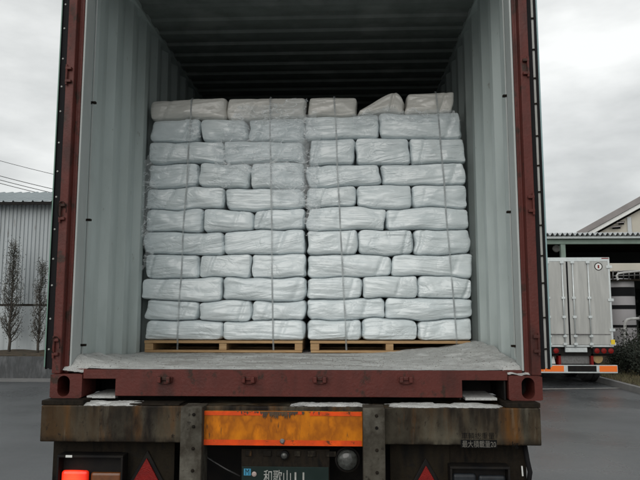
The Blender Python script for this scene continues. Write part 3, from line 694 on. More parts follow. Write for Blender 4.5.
film([(186, 120), (200, 116), (201, 140), (184, 142)], 23, 'small wad of shiny film on second row of left sack stack')

# ================================================================== SPILLED POWDER
def sst(a, b, x):
    t = max(0, min(1, (x - a) / (b - a))); return t * t * (3 - 2 * t)
def dust_z(x, y):
    h = 0.0012 + 0.0045 * nn(x * 3.5, y * 7) + 0.0025 * nn(x * 14, y * 30, 3) + 0.004 * (1 - sst(0.05, 0.25, y))
    d = max(0, x + 1.14) / 0.30                       # heap along the left wall
    h += 0.074 * math.exp(-(d * 2.7)) * max(0.04, 1 - 0.95 * y) 
    c = 0.30 + 0.22 * sst(0.1, 0.9, y); d = max(0, 1.17 - x) / c      # heap against the right wall
    h += (0.022 + 0.050 * sst(0.3, 0.95, y)) * math.exp(-(d * 1.6) ** 1.5)
    h += 0.008 * sst(0.2, 0.9, x) * sst(0, 0.3, y)
    h += 0.014 * nn(x * 5 + 3, y * 6, 4) * min(1, h / 0.04) + 0.006 * nn(x * 17, y * 17, 2) * min(1, h / 0.05) + 0.002 * nn(x * 48, y * 48, 7)
    e = sst(0.0, 0.16, y + 0.02 * nn(x * 9, 0, 5))
    h = max(-0.003, h * (0.15 + 0.85 * e)) if y > 0.10 else max(0.001, h * (0.15 + 0.85 * e))
    base = ZS - 0.0035
    if abs(x) > 1.03 and y < 0.11:                    # runs down over the corner castings
        k = sst(1.03, 1.07, abs(x)); base -= k * (1 - sst(0.02, 0.10, y)) * (ZS - ZC - 0.120)
    return base + h
nx, ny = 340, 170; Y0, Y1 = 0.004, 1.32
vs = []; fs = []
for j in range(ny + 1):
    y = Y0 + (Y1 - Y0) * (j / ny) ** 1.25
    xm = 1.170 if y < 0.043 else (1.137 if y < 0.17 else 1.168)
    for i in range(nx + 1):
        x = -xm + 2 * xm * i / nx; yj = y + (0.020 * (0.5 + nn(x * 22, 1.7)) + 0.008 * nn(x * 70, 4.1)) * max(0, 1 - j / 14) * (1.0 if abs(x) > 1.03 else 0.35); vs.append((x, yj, dust_z(x, yj) + (0.006 * nn(x * 30, y * 30, 8) if abs(x) > 1.03 and y < 0.1 else 0)))
for j in range(ny):
    for i in range(nx): fs.append((j * (nx + 1) + i, j * (nx + 1) + i + 1, (j + 1) * (nx + 1) + i + 1, (j + 1) * (nx + 1) + i))
o = MB().add(vs, fs).build('spilled_powder', 'powder', None, smooth=True)
tag(o, 'pale grey powder spilled over the container floor and heaped in corners', 'powder', kind='stuff')
rb = random.Random(5); cl = MB()       # crumbs lying on the powder
for i in range(1600):
    x = rb.uniform(-1.12, 1.13); y = rb.uniform(0.03, 1.0); r = 0.0012 + 0.0045 * rb.random() ** 3
    z = dust_z(x, y) + r * 0.35
    pv = [(x + r * rb.uniform(.7, 1.2) * a, y + r * rb.uniform(.7, 1.2) * b, z + r * 0.7 * c) for a, b, c in ((1, 0, 0), (-1, 0, 0), (0, 1, 0), (0, -1, 0), (0, 0, 1), (0, 0, -1))]
    cl.add(pv, [(0, 2, 4), (2, 1, 4), (1, 3, 4), (3, 0, 4), (2, 0, 5), (1, 2, 5), (3, 1, 5), (0, 3, 5)])
M['crumb'] = mat('dark_crumbs', (0.5, 0.5, 0.48), 0.95, var=[(0.22, 0.21, 0.2), (0.56, 0.56, 0.55)], vscale=60)
o2 = cl.build('powder_crumbs', 'crumb', o); o2['kind'] = 'stuff'

# ================================================================== ROAD CHASSIS
ZB1 = ZC - 0.006; ZB0 = az(292, 443.8, -0.085); M['rust'] = rust_material()
M['buffer'] = mat('scuffed_grey_steel', (0.075, 0.07, 0.056), 0.75, var=[(0.035, 0.030, 0.022), (0.10, 0.094, 0.077)], vscale=9, vstretch=(1, 1, 0.6), spots=(0.02, 0.017, 0.013), sscale=28, sthr=0.60, bump=0.4, bscale=50, spec=0.2)
YB = -0.085
BX0, BX1 = ax(40.5, 422, YB), ax(541, 422, YB); ZB0 = az(292, 443.8, YB)
ch = thing('container_chassis', (0, 3, 0), 'rust-streaked steel road chassis carrying the open container', 'trailer')
PX = [ax(p, 430, -0.15) for p in (180.5, 202, 363, 385)]
MB().box(BX0, PX[0] + 0.05, YB, 0.30, ZB0, ZB1 - 0.018).build('rear_bolster', 'rust', ch, bevel=0.005)
MB().box(PX[3] - 0.05, BX1, YB, 0.30, ZB0, ZB1 - 0.018).build('rear_bolster', 'rust', ch, bevel=0.005)
MB().box(PX[0] + 0.051, PX[3] - 0.051, YB + 0.02, 0.29, ZB0 + 0.005, ZB1 - 0.02).build('bolster_web', 'rust', ch, bevel=0.004)
# thin steel deck plates under the castings
for (a, b) in ((42, 84), (505, 540)):
    MB().box(ax(a, 400, -0.07), ax(b, 400, -0.07), -0.075, 0.2, ZB1 - 0.0178, ZC - 0.001).build('bearing_plate', 'grime', ch, bevel=0.003)
MB().box(ax(130, 400, -0.06), ax(180, 400, -0.06), -0.07, 0.05, ZB1 - 0.0178, ZB1 - 0.009).build('bearing_plate', 'grime', ch, bevel=0.003)
for (a, b, m) in ((0, 1, 0), (2, 3, 1)):
    u = MB().box(PX[a], PX[b], -0.155, -0.02, ZB0 - 0.62, ZB1 - 0.012).build('dock_buffer', 'buffer', ch, bevel=0.004)
    for zz in (0.045, 0.10, 0.20, 0.30):
        MB().lathe([(0.008, 0.002), (0.008, -0.005), (0.005, -0.008)], ((PX[a] + PX[b]) / 2 + 0.012 * (-1) ** int(zz * 20), -0.155, ZB1 - zz), 'y', 6).build('bolt', 'grime', u)
# reflective board
YR = -0.105
rx0, rx1 = ax(203.2, 428, YR), ax(362.5, 428, YR); rz0, rz1 = az(283, 445.8, YR), az(283, 411.3, YR)
rf = MB().box(rx0, rx1, YR, YR + 0.012, rz0, rz1).build('reflector_board', 'amber_refl', ch, bevel=0.001)
t1, t0 = 0.020, 0.026
MB().box(rx0 + 0.004, rx0 + 0.30, YR - 0.0025, YR - 0.0004, rz1 - t1, rz1 - 0.001).build('red_border', 'orange_refl', rf)
MB().box(rx0 + 0.34, rx0 + 0.475, YR - 0.0025, YR - 0.0004, rz1 - t1 + 0.006, rz1 - 0.001).build('red_border', 'orange_refl', rf)
MB().box(rx0 + 0.51, rx1 - 0.004, YR - 0.0025, YR - 0.0004, rz1 - t1, rz1 - 0.001).build('red_border', 'orange_refl', rf)
MB().box(rx0 + 0.004, rx1 - 0.004, YR - 0.0025, YR - 0.0004, rz0 + 0.001, rz0 + t0).build('red_border', 'orange_refl', rf)
M['grease'] = mat('greasy_smear', (0.03, 0.022, 0.015), 0.6, var=[(0.09, 0.045, 0.012)], vscale=30)
sm = MB(); rs = random.Random(3)
for i in range(80):
    x = rx0 + rs.gauss(0.37, 0.085); ww = rs.uniform(0.001, 0.007); h = rs.uniform(0.003, 0.024) * (1.6 if abs(x - rx0 - 0.36) < 0.08 else 0.7)
    sm.prism([(x - ww, rz1 - 0.0005), (x + ww, rz1 - 0.0005), (x + ww * 0.8, rz1 - h * 0.6), (x + ww * 0.2, rz1 - h), (x - ww * 0.5, rz1 - h * 0.7)], 'y', YR - 0.0034 - i * 0.00004, YR - 0.003 - i * 0.00004)
sm.build('grease_smear', 'grease', rf)
for z in (rz0 + 0.022, ):
    MB().lathe([(0.012, 0.0), (0.012, -0.004), (0.007, -0.009)], ((rx0 + rx1) / 2 + 0.0, YR - 0.003, z), 'y', 10).build('bolt', 'steel', rf, smooth=40)
# recessed lower cross panel and its fittings
M['panel'] = mat('oily_brown_steel', (0.006, 0.005, 0.003), 0.75, var=[(0.015, 0.011, 0.006), (0.004, 0.0035, 0.003)], vscale=7, vstretch=(1.5, 1, 0.4), spots=(0.008, 0.007, 0.006), sscale=9, sthr=0.56, bump=0.3, bscale=50, spec=0.15)
YL = 0.03
MB().box(ax(53, 460, YL), ax(131, 460, YL), YL, YL + 0.02, ZB0 - 0.5, ZB0 + 0.01).build('rear_panel', 'grime', ch)
MB().box(ax(123, 460, YL) + 0.001, ax(175, 460, YL), YL - 0.012, YL - 0.0005, ZB0 - 0.5, ZB0 + 0.01).build('rear_panel', 'panel', ch)
MB().box(ax(390, 460, YL), ax(449, 460, YL), YL - 0.012, YL + 0.01, ZB0 - 0.5, ZB0 + 0.01).build('rear_panel', 'panel', ch)
MB().box(ax(449, 460, YL) + 0.001, ax(526, 460, YL), YL, YL + 0.02, ZB0 - 0.5, ZB0 + 0.01).build('rear_panel', 'grime', ch)
MB().box(-1.0, 1.0, 0.31, 0.35, ZB0 - 0.6, ZB0 + 0.05).build('cross_member', 'blackpaint', ch)
def tail_lamp(pxs, py0, lit, m2):
    y = YL - 0.085
    x0, x1 = ax(pxs[0], py0, y), ax(pxs[1], py0, y); zt = az(90, py0, y)
    hsg = MB()
    hsg.box(x0, x1, y, YL - 0.001, zt - 0.011, zt); hsg.box(x0, x0 + 0.01, y, YL - 0.0012, zt - 0.2, zt - 0.0112); hsg.box(x1 - 0.01, x1, y, YL - 0.0012, zt - 0.2, zt - 0.0112)
    hsg.box(x0 + 0.0102, x1 - 0.0102, y + 0.05, YL - 0.0014, zt - 0.2, zt - 0.0112)
    h = hsg.build('lamp_housing', 'blackpaint', ch, bevel=0.002)
    xm = x0 + (x1 - x0) * 0.47; yl = y + 0.02
    zl = az(90, 471 if lit else 470, yl)
    if lit:
        t_ = M['lamp_lit'].node_tree; n_ = t_.nodes.new; geo = n_('ShaderNodeTexCoord'); vd = n_('ShaderNodeVectorMath'); vd.operation = 'DISTANCE'
        vd.inputs[1].default_value = ((x0 + xm) / 2 - 0.006, yl, zl - 0.04); t_.links.new(geo.outputs['Object'], vd.inputs[0])
        mr_ = n_('ShaderNodeMapRange'); mr_.interpolation_type = 'SMOOTHSTEP'; mr_.inputs[1].default_value = 0.008; mr_.inputs[2].default_value = 0.075; mr_.inputs[3].default_value = 1.9; mr_.inputs[4].default_value = 0.22
        t_.links.new(vd.outputs['Value'], mr_.inputs[0]); t_.links.new(mr_.outputs[0], t_.nodes['Principled BSDF'].inputs['Emission Strength'])
    a = MB().box(x0 + 0.014, xm - 0.006, yl, y + 0.049, zl - 0.12, zl).build('red_lens', 'lamp_lit' if lit else 'lens_dark', h, bevel=0.018, segs=4)
    MB().box(xm + 0.006, x1 - 0.014, yl + 0.004, y + 0.049, zl - 0.125, zl - 0.008).build('amber_lens', m2, h, bevel=0.014, segs=4)
    return h
M['lens_dark'] = mat('grimy_blue_grey_lens', (0.012, 0.014, 0.017), 0.4, var=[(0.022, 0.027, 0.032)], vscale=30, spec=0.3)
lh = tail_lamp((57, 123), 455.5, True, 'amber_lens'); tag(lh, 'left tail lamp housing with its red lens lit')
MB().box(ax(65.5, 457, -0.058), ax(72, 457, -0.058), -0.0575, -0.0555, az(68, 457.5, -0.058), az(68, 455.2, -0.058)).build('housing_glint', 'white', lh)  # white strip painted in for the reflection on the housing's top edge
tail_lamp((450, 510), 463, False, 'lens_dark')
def triangle(px, py, nm):
    y = YL - 0.03; a = at(px, py, y); s_ = 0.155
    def tri(side, dz): return [(a.x, a.z + dz), (a.x + side / 2, a.z + dz - side * 0.866), (a.x - side / 2, a.z + dz - side * 0.866)]
    b = MB().prism(tri(0.215, 0.036), 'y', y + 0.006, YL - 0.0125).build('reflector_backing', 'blackpaint', ch, bevel=0.006)
    MB().prism(tri(s_, 0), 'y', y - 0.004, y + 0.0055).build('triangle_reflector', 'red_lens', b, bevel=0.002)
triangle(146.8, 458, 0); triangle(426, 465.5, 1)
MB().tube([(ax(522, 470, 0), 0, az(522, 466, 0)), (ax(522.5, 470, 0), 0, az(522, 476, 0))], 0.004, 6).build('marker_clip', 'white', ch)
MB().tube([(ax(526, 470, 0), 0.01, az(526, 444, 0)), (ax(528, 470, 0), 0.0, az(526, 462, 0)), (ax(530, 470, 0), 0.0, az(526, 472, 0)), (ax(527, 470, 0), 0.0, az(526, 490, 0))], 0.012, 8).build('air_hose', 'rubber', ch, smooth=True)
# number plate on its bracket
YN = -0.06
px0, px1 = ax(241, 470, YN), ax(329.5, 470, YN); zpt = az(285, 466.8, YN)
br = MB(); br.box(px0, px1, YN + 0.006, YN + 0.03, zpt - 0.235, az(285, 449.5, YN)); bracket = br.build('plate_bracket', 'grime', ch, bevel=0.003)
for i in range(6):
    x = px0 + 0.02 + i * 0.075 + 0.01 * (i % 2)
    MB().box(x, x + 0.03 + 0.01 * (i % 3), YN - 0.001, YN + 0.0058, az(285, 456.5, YN), az(285, 451, YN)).build('bracket_lug', 'rust', bracket, bevel=0.002)
np_ = MB().box(px0 + 0.004, px1 - 0.004, YN, YN + 0.004, zpt - 0.22, zpt).build('number_plate', 'plate_green', bracket, bevel=0.001)
yt = YN - 0.0012
zbase = az(285, 482.2, yt)
lettering('和歌山', 0.0665, ax(263.3, 476, yt), yt, zbase, 'white_ink', np_, sx=0.70 * 0.98)
for p_ in (294.6, 302.6):
    MB().box(ax(p_, 476, yt), ax(p_ + 1.7, 476, yt), yt - 0.0004, yt, zbase - 0.004, az(285, 472.2, yt)).build('lettering', 'white_ink', np_)
MB().box(ax(243.8, 472, yt), ax(250.8, 472, yt), yt - 0.0006, yt, az(285, 475.8, yt), az(285, 469, yt)).build('blue_sticker', 'blue', np_)
lettering('M', 0.04, ax(244.9, 472, yt - .001), yt - 0.0011, az(285, 475.3, yt), 'plate_green', np_, sx=0.72)
MB().lathe([(0.012, 0), (0.012, -0.003), (0.006, -0.006)], (ax(254.2, 474, yt), yt, az(254, 474, yt)), 'y', 10).build('plate_seal', 'pink', np_)
# plate lamp and reversing lamp
c = at(284.3, 455.6, YN - 0.02)
pl = MB().lathe([(0.014, 0.055), (0.021, 0.03), (0.021, 0.0), (0.017, -0.004)], c, 'y', 16).build('plate_lamp', 'blackpaint', ch, smooth=40)
MB().lathe([(0.0165, -0.0042), (0.013, -0.009), (0.006, -0.012), (0.001, -0.0125)], c, 'y', 16).build('lens', 'lens', pl, smooth=True)
c = at(347.5, 459.5, -0.05)
rl = MB().lathe([(0.04, 0.12), (0.058, 0.06), (0.060, 0.0), (0.052, -0.006), (0.05, 0.0)], c, 'y', 28).build('reversing_lamp', 'blackpaint', ch, smooth=40)
MB().lathe([(0.0505, 0.001), (0.048, -0.010), (0.036, -0.022), (0.018, -0.028), (0.001, -0.029)], c, 'y', 28).build('lens', 'lens', rl, smooth=True)
MB().tube([at(207, 457, 0.1), at(216, 463, 0.09), at(226, 469, 0.09), at(240, 476, 0.1)], 0.004, 6).build('cable', 'steel', ch, smooth=True)
# maximum load lettering
yt = YB - 0.0012
x0 = ax(461.5, 440, yt)
lettering('車輌総重量', 0.034, x0, yt, az(485, 438.8, yt), 'black_ink', ch, sx=0.92)
bxm = MB().box(ax(460.8, 444, yt), ax(497, 444, yt), yt - 0.0004, yt, az(485, 447.9, yt), az(485, 439.9, yt)).build('lettering_panel', 'black_ink', ch)
lettering('最大積載量20', 0.034, x0 + 0.002, yt - 0.001, az(485, 446.9, yt), 'faded_ink', bxm, sx=0.78)
lettering('kg', 0.036, ax(512, 444, yt), yt, az(485, 446.6, yt), 'black_ink', ch, sx=0.9)
# frame rails, axles, wheels, landing legs
for s in (-1, 1):
    x = s * 0.48
    MB().prism([(x - 0.07, ZB0 - 0.2), (x + 0.07, ZB0 - 0.2), (x + 0.07, ZB0 - 0.18), (x + 0.01, ZB0 - 0.18), (x + 0.01, ZB1 - 0.04), (x + 0.07, ZB1 - 0.04), (x + 0.07, ZB1 - 0.025), (x - 0.07, ZB1 - 0.025), (x - 0.07, ZB1 - 0.04), (x - 0.01, ZB1 - 0.04), (x - 0.01, ZB0 - 0.18), (x - 0.07, ZB0 - 0.18)], 'y', 0.36, 8.6).build('frame_rail', 'grime', ch)
    lg = MB().box(s * 0.85 - 0.06, s * 0.85 + 0.06, 6.0, 6.12, 0.03, ZB0 + 0.05).build('landing_leg', 'grime', ch)
    MB().box(s * 0.85 - 0.12, s * 0.85 + 0.12, 5.94, 6.18, 0.001, 0.03).build('foot', 'grime', lg)
MB().box(-1.2, 1.2, 5.9, 6.1, ZB0, ZB1 - 0.02).build('front_bolster', 'rust', ch)
MB().box(-0.9, 0.9, 6.0, 6.1, ZB0 - 0.15, ZB0 - 0.005).build('leg_beam', 'grime', ch)
for yw in (1.5, 2.85):
    MB().tube([(-1.2, yw, 0.5), (1.2, yw, 0.5)], 0.06, 10).build('axle', 'grime', ch)
    for x in (-1.1, -0.78, 0.78, 1.1):
        wl = MB().lathe([(0.28, -0.11), (0.44, -0.125), (0.485, -0.09), (0.5, -0.05), (0.5, 0.05), (0.485, 0.09), (0.44, 0.125), (0.28, 0.11)], (x, yw, 0.5), 'x', 36).build('tyre', 'tyre', ch, smooth=35)
        MB().lathe([(0.278, -0.1), (0.27, -0.02), (0.1, 0.0), (0.1, 0.05)], (x, yw, 0.5), 'x', 20).build('rim', 'grime', wl, smooth=35)
for s in (-1, 1):
    MB().box(s * 1.22, s * 0.66, 0.70, 0.708, 0.18, ZB0 - 0.02).build('mud_flap', 'rubber', ch)
    MB().box(s * 1.25, s * 0.62, 0.68, 3.6, ZB0 - 0.019, ZB0 - 0.012).build('mudguard', 'blackpaint', ch)
# powder drifted on the chassis ledge
def ledge_powder(p0, p1, y0, y1, h, seed, label):
    x0, x1 = ax(p0, 400, -0.05), ax(p1, 400, -0.05); n, k = 90, 14; vs = []; fs = []
    for j in range(k + 1):
        for i in range(n + 1):
            u, v = i / n, j / k; x = x0 + (x1 - x0) * u; y = y0 + (y1 - y0) * v
            m_ = sst(0, 0.22, u) * sst(0, 0.22, 1 - u) * sst(-0.05, 0.3, v)
            hh = min(h * 0.42, h * m_ * (0.5 + 1.1 * nn(x * 10, y * 26, seed))) + 0.0022 * nn(x * 45, y * 45, seed) + 0.001 * nn(x * 110, y * 110, seed)
            vs.append((x, y, ZB1 - 0.0195 + max(-0.001, hh)))
    for j in range(k):
        for i in range(n): fs.append((j * (n + 1) + i, j * (n + 1) + i + 1, (j + 1) * (n + 1) + i + 1, (j + 1) * (n + 1) + i))
    o = MB().add(vs, fs).build('spilled_powder', 'powder', None, smooth=True); tag(o, label, 'powder', kind='stuff')
ledge_powder(77, 150, -0.083, 0.02, 0.030, 1, 'pale powder drift on chassis ledge beside left corner casting')
ledge_powder(384, 508, -0.083, 0.03, 0.024, 2, 'long pale powder drift on chassis ledge below the right of the sill')
ledge_powder(290, 372, -0.06, 0.03, 0.020, 4, 'thin pale powder line on chassis ledge above the reflective board')

# ================================================================== LEFT BACKGROUND: clad shed, planter wall, trees, cables
YW = 15.6
z_e = az(20, 204.5, YW); z_r = az(20, 193, YW + 2.9); z_m = az(20, 305, YW); z_pl = az(20, 356.5, YW - 1.2)
shed = thing('metal_shed', (-12, YW, 0), 'long pale blue-grey corrugated metal shed behind the left of container', 'building')
def corrug(name, x0, x1, y, z0, z1, pitch, dep, m, parent, flat=0.55):
    vs = []; fs = []; x = x0; pr = []
    while x < x1:
        pr += [(x, y), (x + pitch * flat, y), (x + pitch * (flat + 0.1), y + dep), (x + pitch * 0.9, y + dep)]; x += pitch
    for (a, b) in pr: vs += [(a, b, z0), (a, b, z1)]
    for i in range(len(pr) - 1): fs.append((2 * i, 2 * i + 2, 2 * i + 3, 2 * i + 1))
    return MB().add(vs, fs).build(name, m, parent)
SX0, SX1 = -26.0, -2.6
corrug('upper_cladding', SX0, SX1, YW, z_m, z_e, 0.125, 0.03, 'shed_wall', shed)
corrug('lower_cladding', SX0, SX1, YW - 0.03, 0.3, z_m - 0.02, 0.42, 0.015, 'shed_wall', shed, 0.8)
MB().box(SX0, SX1, YW - 0.045, YW - 0.001, z_m - 0.025, z_m + 0.03).build('drip_flashing', 'grime', shed)
MB().box(SX0, SX1, YW + 0.05, YW + 9, 0, z_e - 0.02).build('wall_core', 'darkwall', shed)
rf_ = MB(); x = SX0 - 0.3
vs = []; fs = []; pr = []
while x < SX1 + 0.3:
    pr += [(x, 0), (x + 0.22, 0), (x + 0.245, 0.045), (x + 0.28, 0.045), (x + 0.305, 0)]; x += 0.305
for (a, h) in pr: vs += [(a, YW - 0.35, z_e + 0.02 + h), (a, YW + 2.9, z_r + h), (a, YW + 9, z_e + h)]
for i in range(len(pr) - 1): fs += [(3 * i, 3 * i + 3, 3 * i + 4, 3 * i + 1), (3 * i + 1, 3 * i + 4, 3 * i + 5, 3 * i + 2)]
MB().add(vs, fs).build('roof', 'shed_roof', shed)
MB().box(SX0 - 0.3, SX1 + 0.3, YW - 0.38, YW - 0.351, z_e - 0.075, z_e + 0.02).build('gutter', 'blackpaint', shed)
# planter wall in front
yw0 = YW - 1.2; zbase = 0
wallp = thing('planter_wall', (-12, yw0, 0), 'low stained concrete planter wall along the foot of the metal shed', 'wall')
MB().box(SX0, SX1, yw0, yw0 + 0.18, 0, z_pl).build('retaining_wall', 'concrete', wallp, bevel=0.01)
vs = []; fs = []; n = 160
for i in range(n + 1):
    x = SX0 + (SX1 - SX0) * i / n
    for j in range(5): vs.append((x, yw0 + 0.06 + j * 0.27, z_pl + 0.01 + 0.10 * math.sin(min(1, j / 3) * 1.5) + 0.06 * nn(x * 2.3, j * 0.8)))
for i in range(n):
    for j in range(4): fs.append((i * 5 + j, (i + 1) * 5 + j, (i + 1) * 5 + j + 1, i * 5 + j + 1))
MB().add(vs, fs).build('planter_soil', 'soil', wallp, smooth=True)
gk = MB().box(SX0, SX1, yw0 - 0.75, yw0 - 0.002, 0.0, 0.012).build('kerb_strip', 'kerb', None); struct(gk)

def leafy(parent_name, base, height, rad, seed, label, m, cat, n_leaf, leaf, profile, trunk_r, group=None, nlimb=26, trunk_m='bark'):
    rnd = random.Random(seed); t = thing(parent_name, base, label, cat, group)
    tk = MB(); bx, by, bz = base
    spine = [Vector((bx + 0.06 * nn(i * 0.7, seed) * (i > 0), by + 0.05 * nn(i * 0.7, seed + 9) * (i > 0), bz + height * 0.96 * i / 8)) for i in range(9)]
    tk.tube(spine, [trunk_r * (1 - 0.88 * i / 8) for i in range(9)], 8)
    tips = []
    for k in range(nlimb):
        h = 0.1 + 0.82 * (k + rnd.random()) / nlimb; p = spine[0].lerp(spine[8], h); p = spine[min(8, int(h * 8))].lerp(spine[min(8, int(h * 8) + 1)], h * 8 % 1)
        a = rnd.uniform(0, 6.283); r = rad * profile(h) * rnd.uniform(0.6, 1.15); up = rnd.uniform(1.0, 2.4) * r
        e = p + Vector((math.cos(a) * r, math.sin(a) * r, up)); mid = p.lerp(e, 0.5) + Vector((math.cos(a) * r * 0.12, math.sin(a) * r * 0.12, -0.08 * r))
        tk.tube([p, mid, e], [trunk_r * 0.35 * (1 - 0.6 * h), trunk_r * 0.22 * (1 - 0.6 * h), 0.003], 5); tips.append((p, mid, e))
    tk.build('trunk', trunk_m, t, smooth=True)
    lv = MB()
    for i in range(n_leaf):
        p, mid, e = rnd.choice(tips); u = rnd.random() ** 0.7
        c = p.lerp(mid, u * 2) if u < 0.5 else mid.lerp(e, u * 2 - 1)
        s_ = rad * 0.16; c = c + Vector((rnd.gauss(0, s_), rnd.gauss(0, s_), rnd.gauss(0, s_ * 1.6)))
        d = Vector((rnd.gauss(0, 1), rnd.gauss(0, 1), rnd.gauss(0.5, 1))).normalized(); q = d.orthogonal().normalized()
        q.rotate(Matrix.Rotation(rnd.uniform(0, 6.28), 3, d)); L_ = leaf * rnd.uniform(0.6, 1.4)
        lv.add([c - d * L_, c + q * L_ * 0.35, c + d * L_, c - q * L_ * 0.35], [(0, 1, 2, 3)])
    lv.build('crown', m, t)
    return t
zs_ = z_pl + 0.05
def cyp(h): return 1.05 - 0.80 * h
b1 = at(10, 345, YW - 0.6); h1 = az(10, 233, YW - 0.6) - zs_
leafy('slender_tree', (b1.x, YW - 0.65, zs_ - 0.05), h1, 0.38, 4, 'dark slender tree nearest left edge, growing in planter before metal shed', 'leaf_dark', 'tree', 4200, 0.024, cyp, 0.045, 'slender trees along the shed', 110)
b2 = at(39, 345, YW - 0.6); h2 = az(39, 252, YW - 0.6) - zs_
leafy('slender_tree', (b2.x, YW - 0.65, zs_ - 0.05), h2, 0.30, 8, 'dark slender tree beside folded container door, half hidden behind it', 'leaf_dark', 'tree', 2800, 0.024, cyp, 0.04, 'slender trees along the shed', 85)
# overhead cables
for i, (ya, yb) in enumerate(((155, 169), (170.5, 183.5), (174.5, 187.5), (178, 190.5))):
    a, b = at(-70, ya - 15, 38), at(130, yb + 21, 38); pts = []
    for k in range(13):
        u = k / 12; p = a.lerp(b, u); p.z -= 0.5 * 4 * u * (1 - u) * 0.5; pts.append(p)
    o = MB().tube(pts, 0.022 if i else 0.017, 5).build('overhead_cable', 'wire', None)
    tag(o, ['topmost thin black overhead cable against the sky above metal shed', 'second overhead cable from top, above the metal shed roof', 'third overhead cable from top, above the metal shed roof', 'lowest overhead cable, just above the ridge of metal shed'][i], 'cable', 'overhead cables')

# ================================================================== RIGHT BACKGROUND
# --- parked box trailer
YT = 13.2
def tx(px): return ax(px, 300, YT)
def tz(py): return az(568, py, YT)
tr = thing('box_trailer', (tx(568), YT + 4, 0), 'parked aluminium box truck seen from behind beside the open container', 'truck')
TX0, TX1 = tx(525), tx(611.5); TZ0, TZ1 = tz(347), tz(257.5)
MB().box(TX0 + 0.01, TX1 - 0.01, YT + 0.03, YT + 8.5, TZ0, TZ1 - 0.01).build('cargo_box', 'alu', tr, bevel=0.02)
fr = MB(); fr.box(TX0, TX0 + 0.05, YT, YT + 0.06, TZ0, TZ1); fr.box(TX1 - 0.05, TX1, YT, YT + 0.06, TZ0, TZ1); fr.box(TX0 + 0.0502, TX1 - 0.0502, YT, YT + 0.06, TZ1 - 0.10, TZ1); fr.box(TX0 + 0.0502, TX1 - 0.0502, YT, YT + 0.06, TZ0, TZ0 + 0.05)
fr.build('rear_frame', 'alu_bright', tr, bevel=0.006)
MB().box(TX1 - 0.2, TX1 - 0.02, YT - 0.006, YT - 0.0005, TZ1 - 0.035, TZ1 - 0.012).build('marker_lamp', 'red_lens', tr)
mid = tx(568)
for s, (a, b), rods in ((-1, (TX0 + 0.055, mid - 0.008), (547.8, 562.8)), (1, (mid + 0.008, TX1 - 0.055), (573.3, 588.8))):
    d = MB().box(a, b, YT - 0.012, YT + 0.029, TZ0 + 0.055, TZ1 - 0.105).build('rear_door', 'alu', tr, bevel=0.005)
    MB().box((a if s > 0 else b) - 0.012, (a if s > 0 else b) + 0.012, YT - 0.018, YT - 0.0125, TZ0 + 0.06, TZ1 - 0.11).build('door_seal', 'rubber', d)
    for px in rods:
        x = tx(px); MB().tube([(x, YT - 0.045, TZ0 - 0.02), (x, YT - 0.045, TZ1 - 0.08)], 0.016, 8).build('lock_rod', 'alu_bright', d, smooth=True)
        for py in (262.5, 298, 317, 336, 344): MB().box(x - 0.045, x + 0.045, YT - 0.067, YT - 0.0123, tz(py) - 0.03, tz(py) + 0.03).build('rod_bracket', 'alu_bright', d, bevel=0.006)
    for py in (334, ): MB().tube([(tx(rods[0]), YT - 0.075, tz(py)), (tx(rods[1]) - 0.02, YT - 0.08, tz(py) - 0.01)], 0.014, 6).build('door_handle', 'steel', d, smooth=True)
    MB().box(a + 0.02, b - 0.02, YT - 0.016, YT - 0.0124, tz(335), tz(334)).build('rub_rail', 'steel', d)
for py in (267, 300, 330, 344): MB().box(TX1 - 0.10, TX1 + 0.045, YT - 0.035, YT - 0.0125, tz(py) - 0.035, tz(py) + 0.035).build('door_hinge', 'alu_bright', tr, bevel=0.005)
c = at(598.5, 266.5, YT - 0.02)
sg = MB().lathe([(0.105, 0.006), (0.105, 0.0), (0.085, -0.0005)], (c.x, YT - 0.0125, c.z), 'y', 24).build('round_sign', 'grime', tr)
MB().lathe([(0.082, -0.001), (0.082, -0.003)], (c.x, YT - 0.0125, c.z), 'y', 24).build('sign_face', 'white', sg)
MB().box(c.x - 0.02, c.x + 0.02, YT - 0.018, YT - 0.016, c.z - 0.045, c.z + 0.04).build('sign_symbol', 'red_lens', sg)
MB().box(tx(608.2), tx(612), YT - 0.05, YT - 0.036, tz(344.2), tz(339.5)).build('sticker', 'yellow', tr)
# lamps, plate, step and bumper below the box
MB().box(TX0 + 0.05, TX1 - 0.05, YT + 0.1, YT + 0.25, tz(356), TZ0 - 0.002).build('rear_cross_member', 'blackpaint', tr)
for pxs, k in (((547.5, 558.5), 1), ((590.5, 612), 3)):
    lb = MB().box(tx(pxs[0]), tx(pxs[1]), YT + 0.0, YT + 0.099, tz(354.2), tz(347.9)).build('lamp_bar', 'blackpaint', tr, bevel=0.01)
    for i in range(k):
        px = (594.5, 601.3, 608.3)[i] if k == 3 else 554
        MB().lathe([(0.07, 0.0), (0.062, -0.012), (0.03, -0.02), (0.001, -0.022)], (tx(px), YT, tz(350.8)), 'y', 16).build('tail_lens', 'red_lens', lb, smooth=40)
pp = MB().box(tx(563.5), tx(585.5), YT + 0.03, YT + 0.099, tz(352.4), tz(347.4)).build('number_plate', 'alu_bright', tr, bevel=0.01)
MB().box(tx(560), tx(589.5), YT + 0.2, YT + 0.23, tz(364.5), tz(354)).build('under_panel', 'steel', tr)
for px in (558.6, 591):
    MB().box(tx(px) - 0.03, tx(px) + 0.03, YT + 0.1, YT + 0.3, tz(365.5), tz(354.2)).build('bumper_bracket', 'red_lens', tr)
MB().prism([(tx(551), tz(364.5)), (tx(555.5), tz(364.5)), (tx(554.2), tz(357.5)), (tx(552.8), tz(357))], 'y', YT + 0.2, YT + 0.24).build('wheel_chock', 'white', tr)
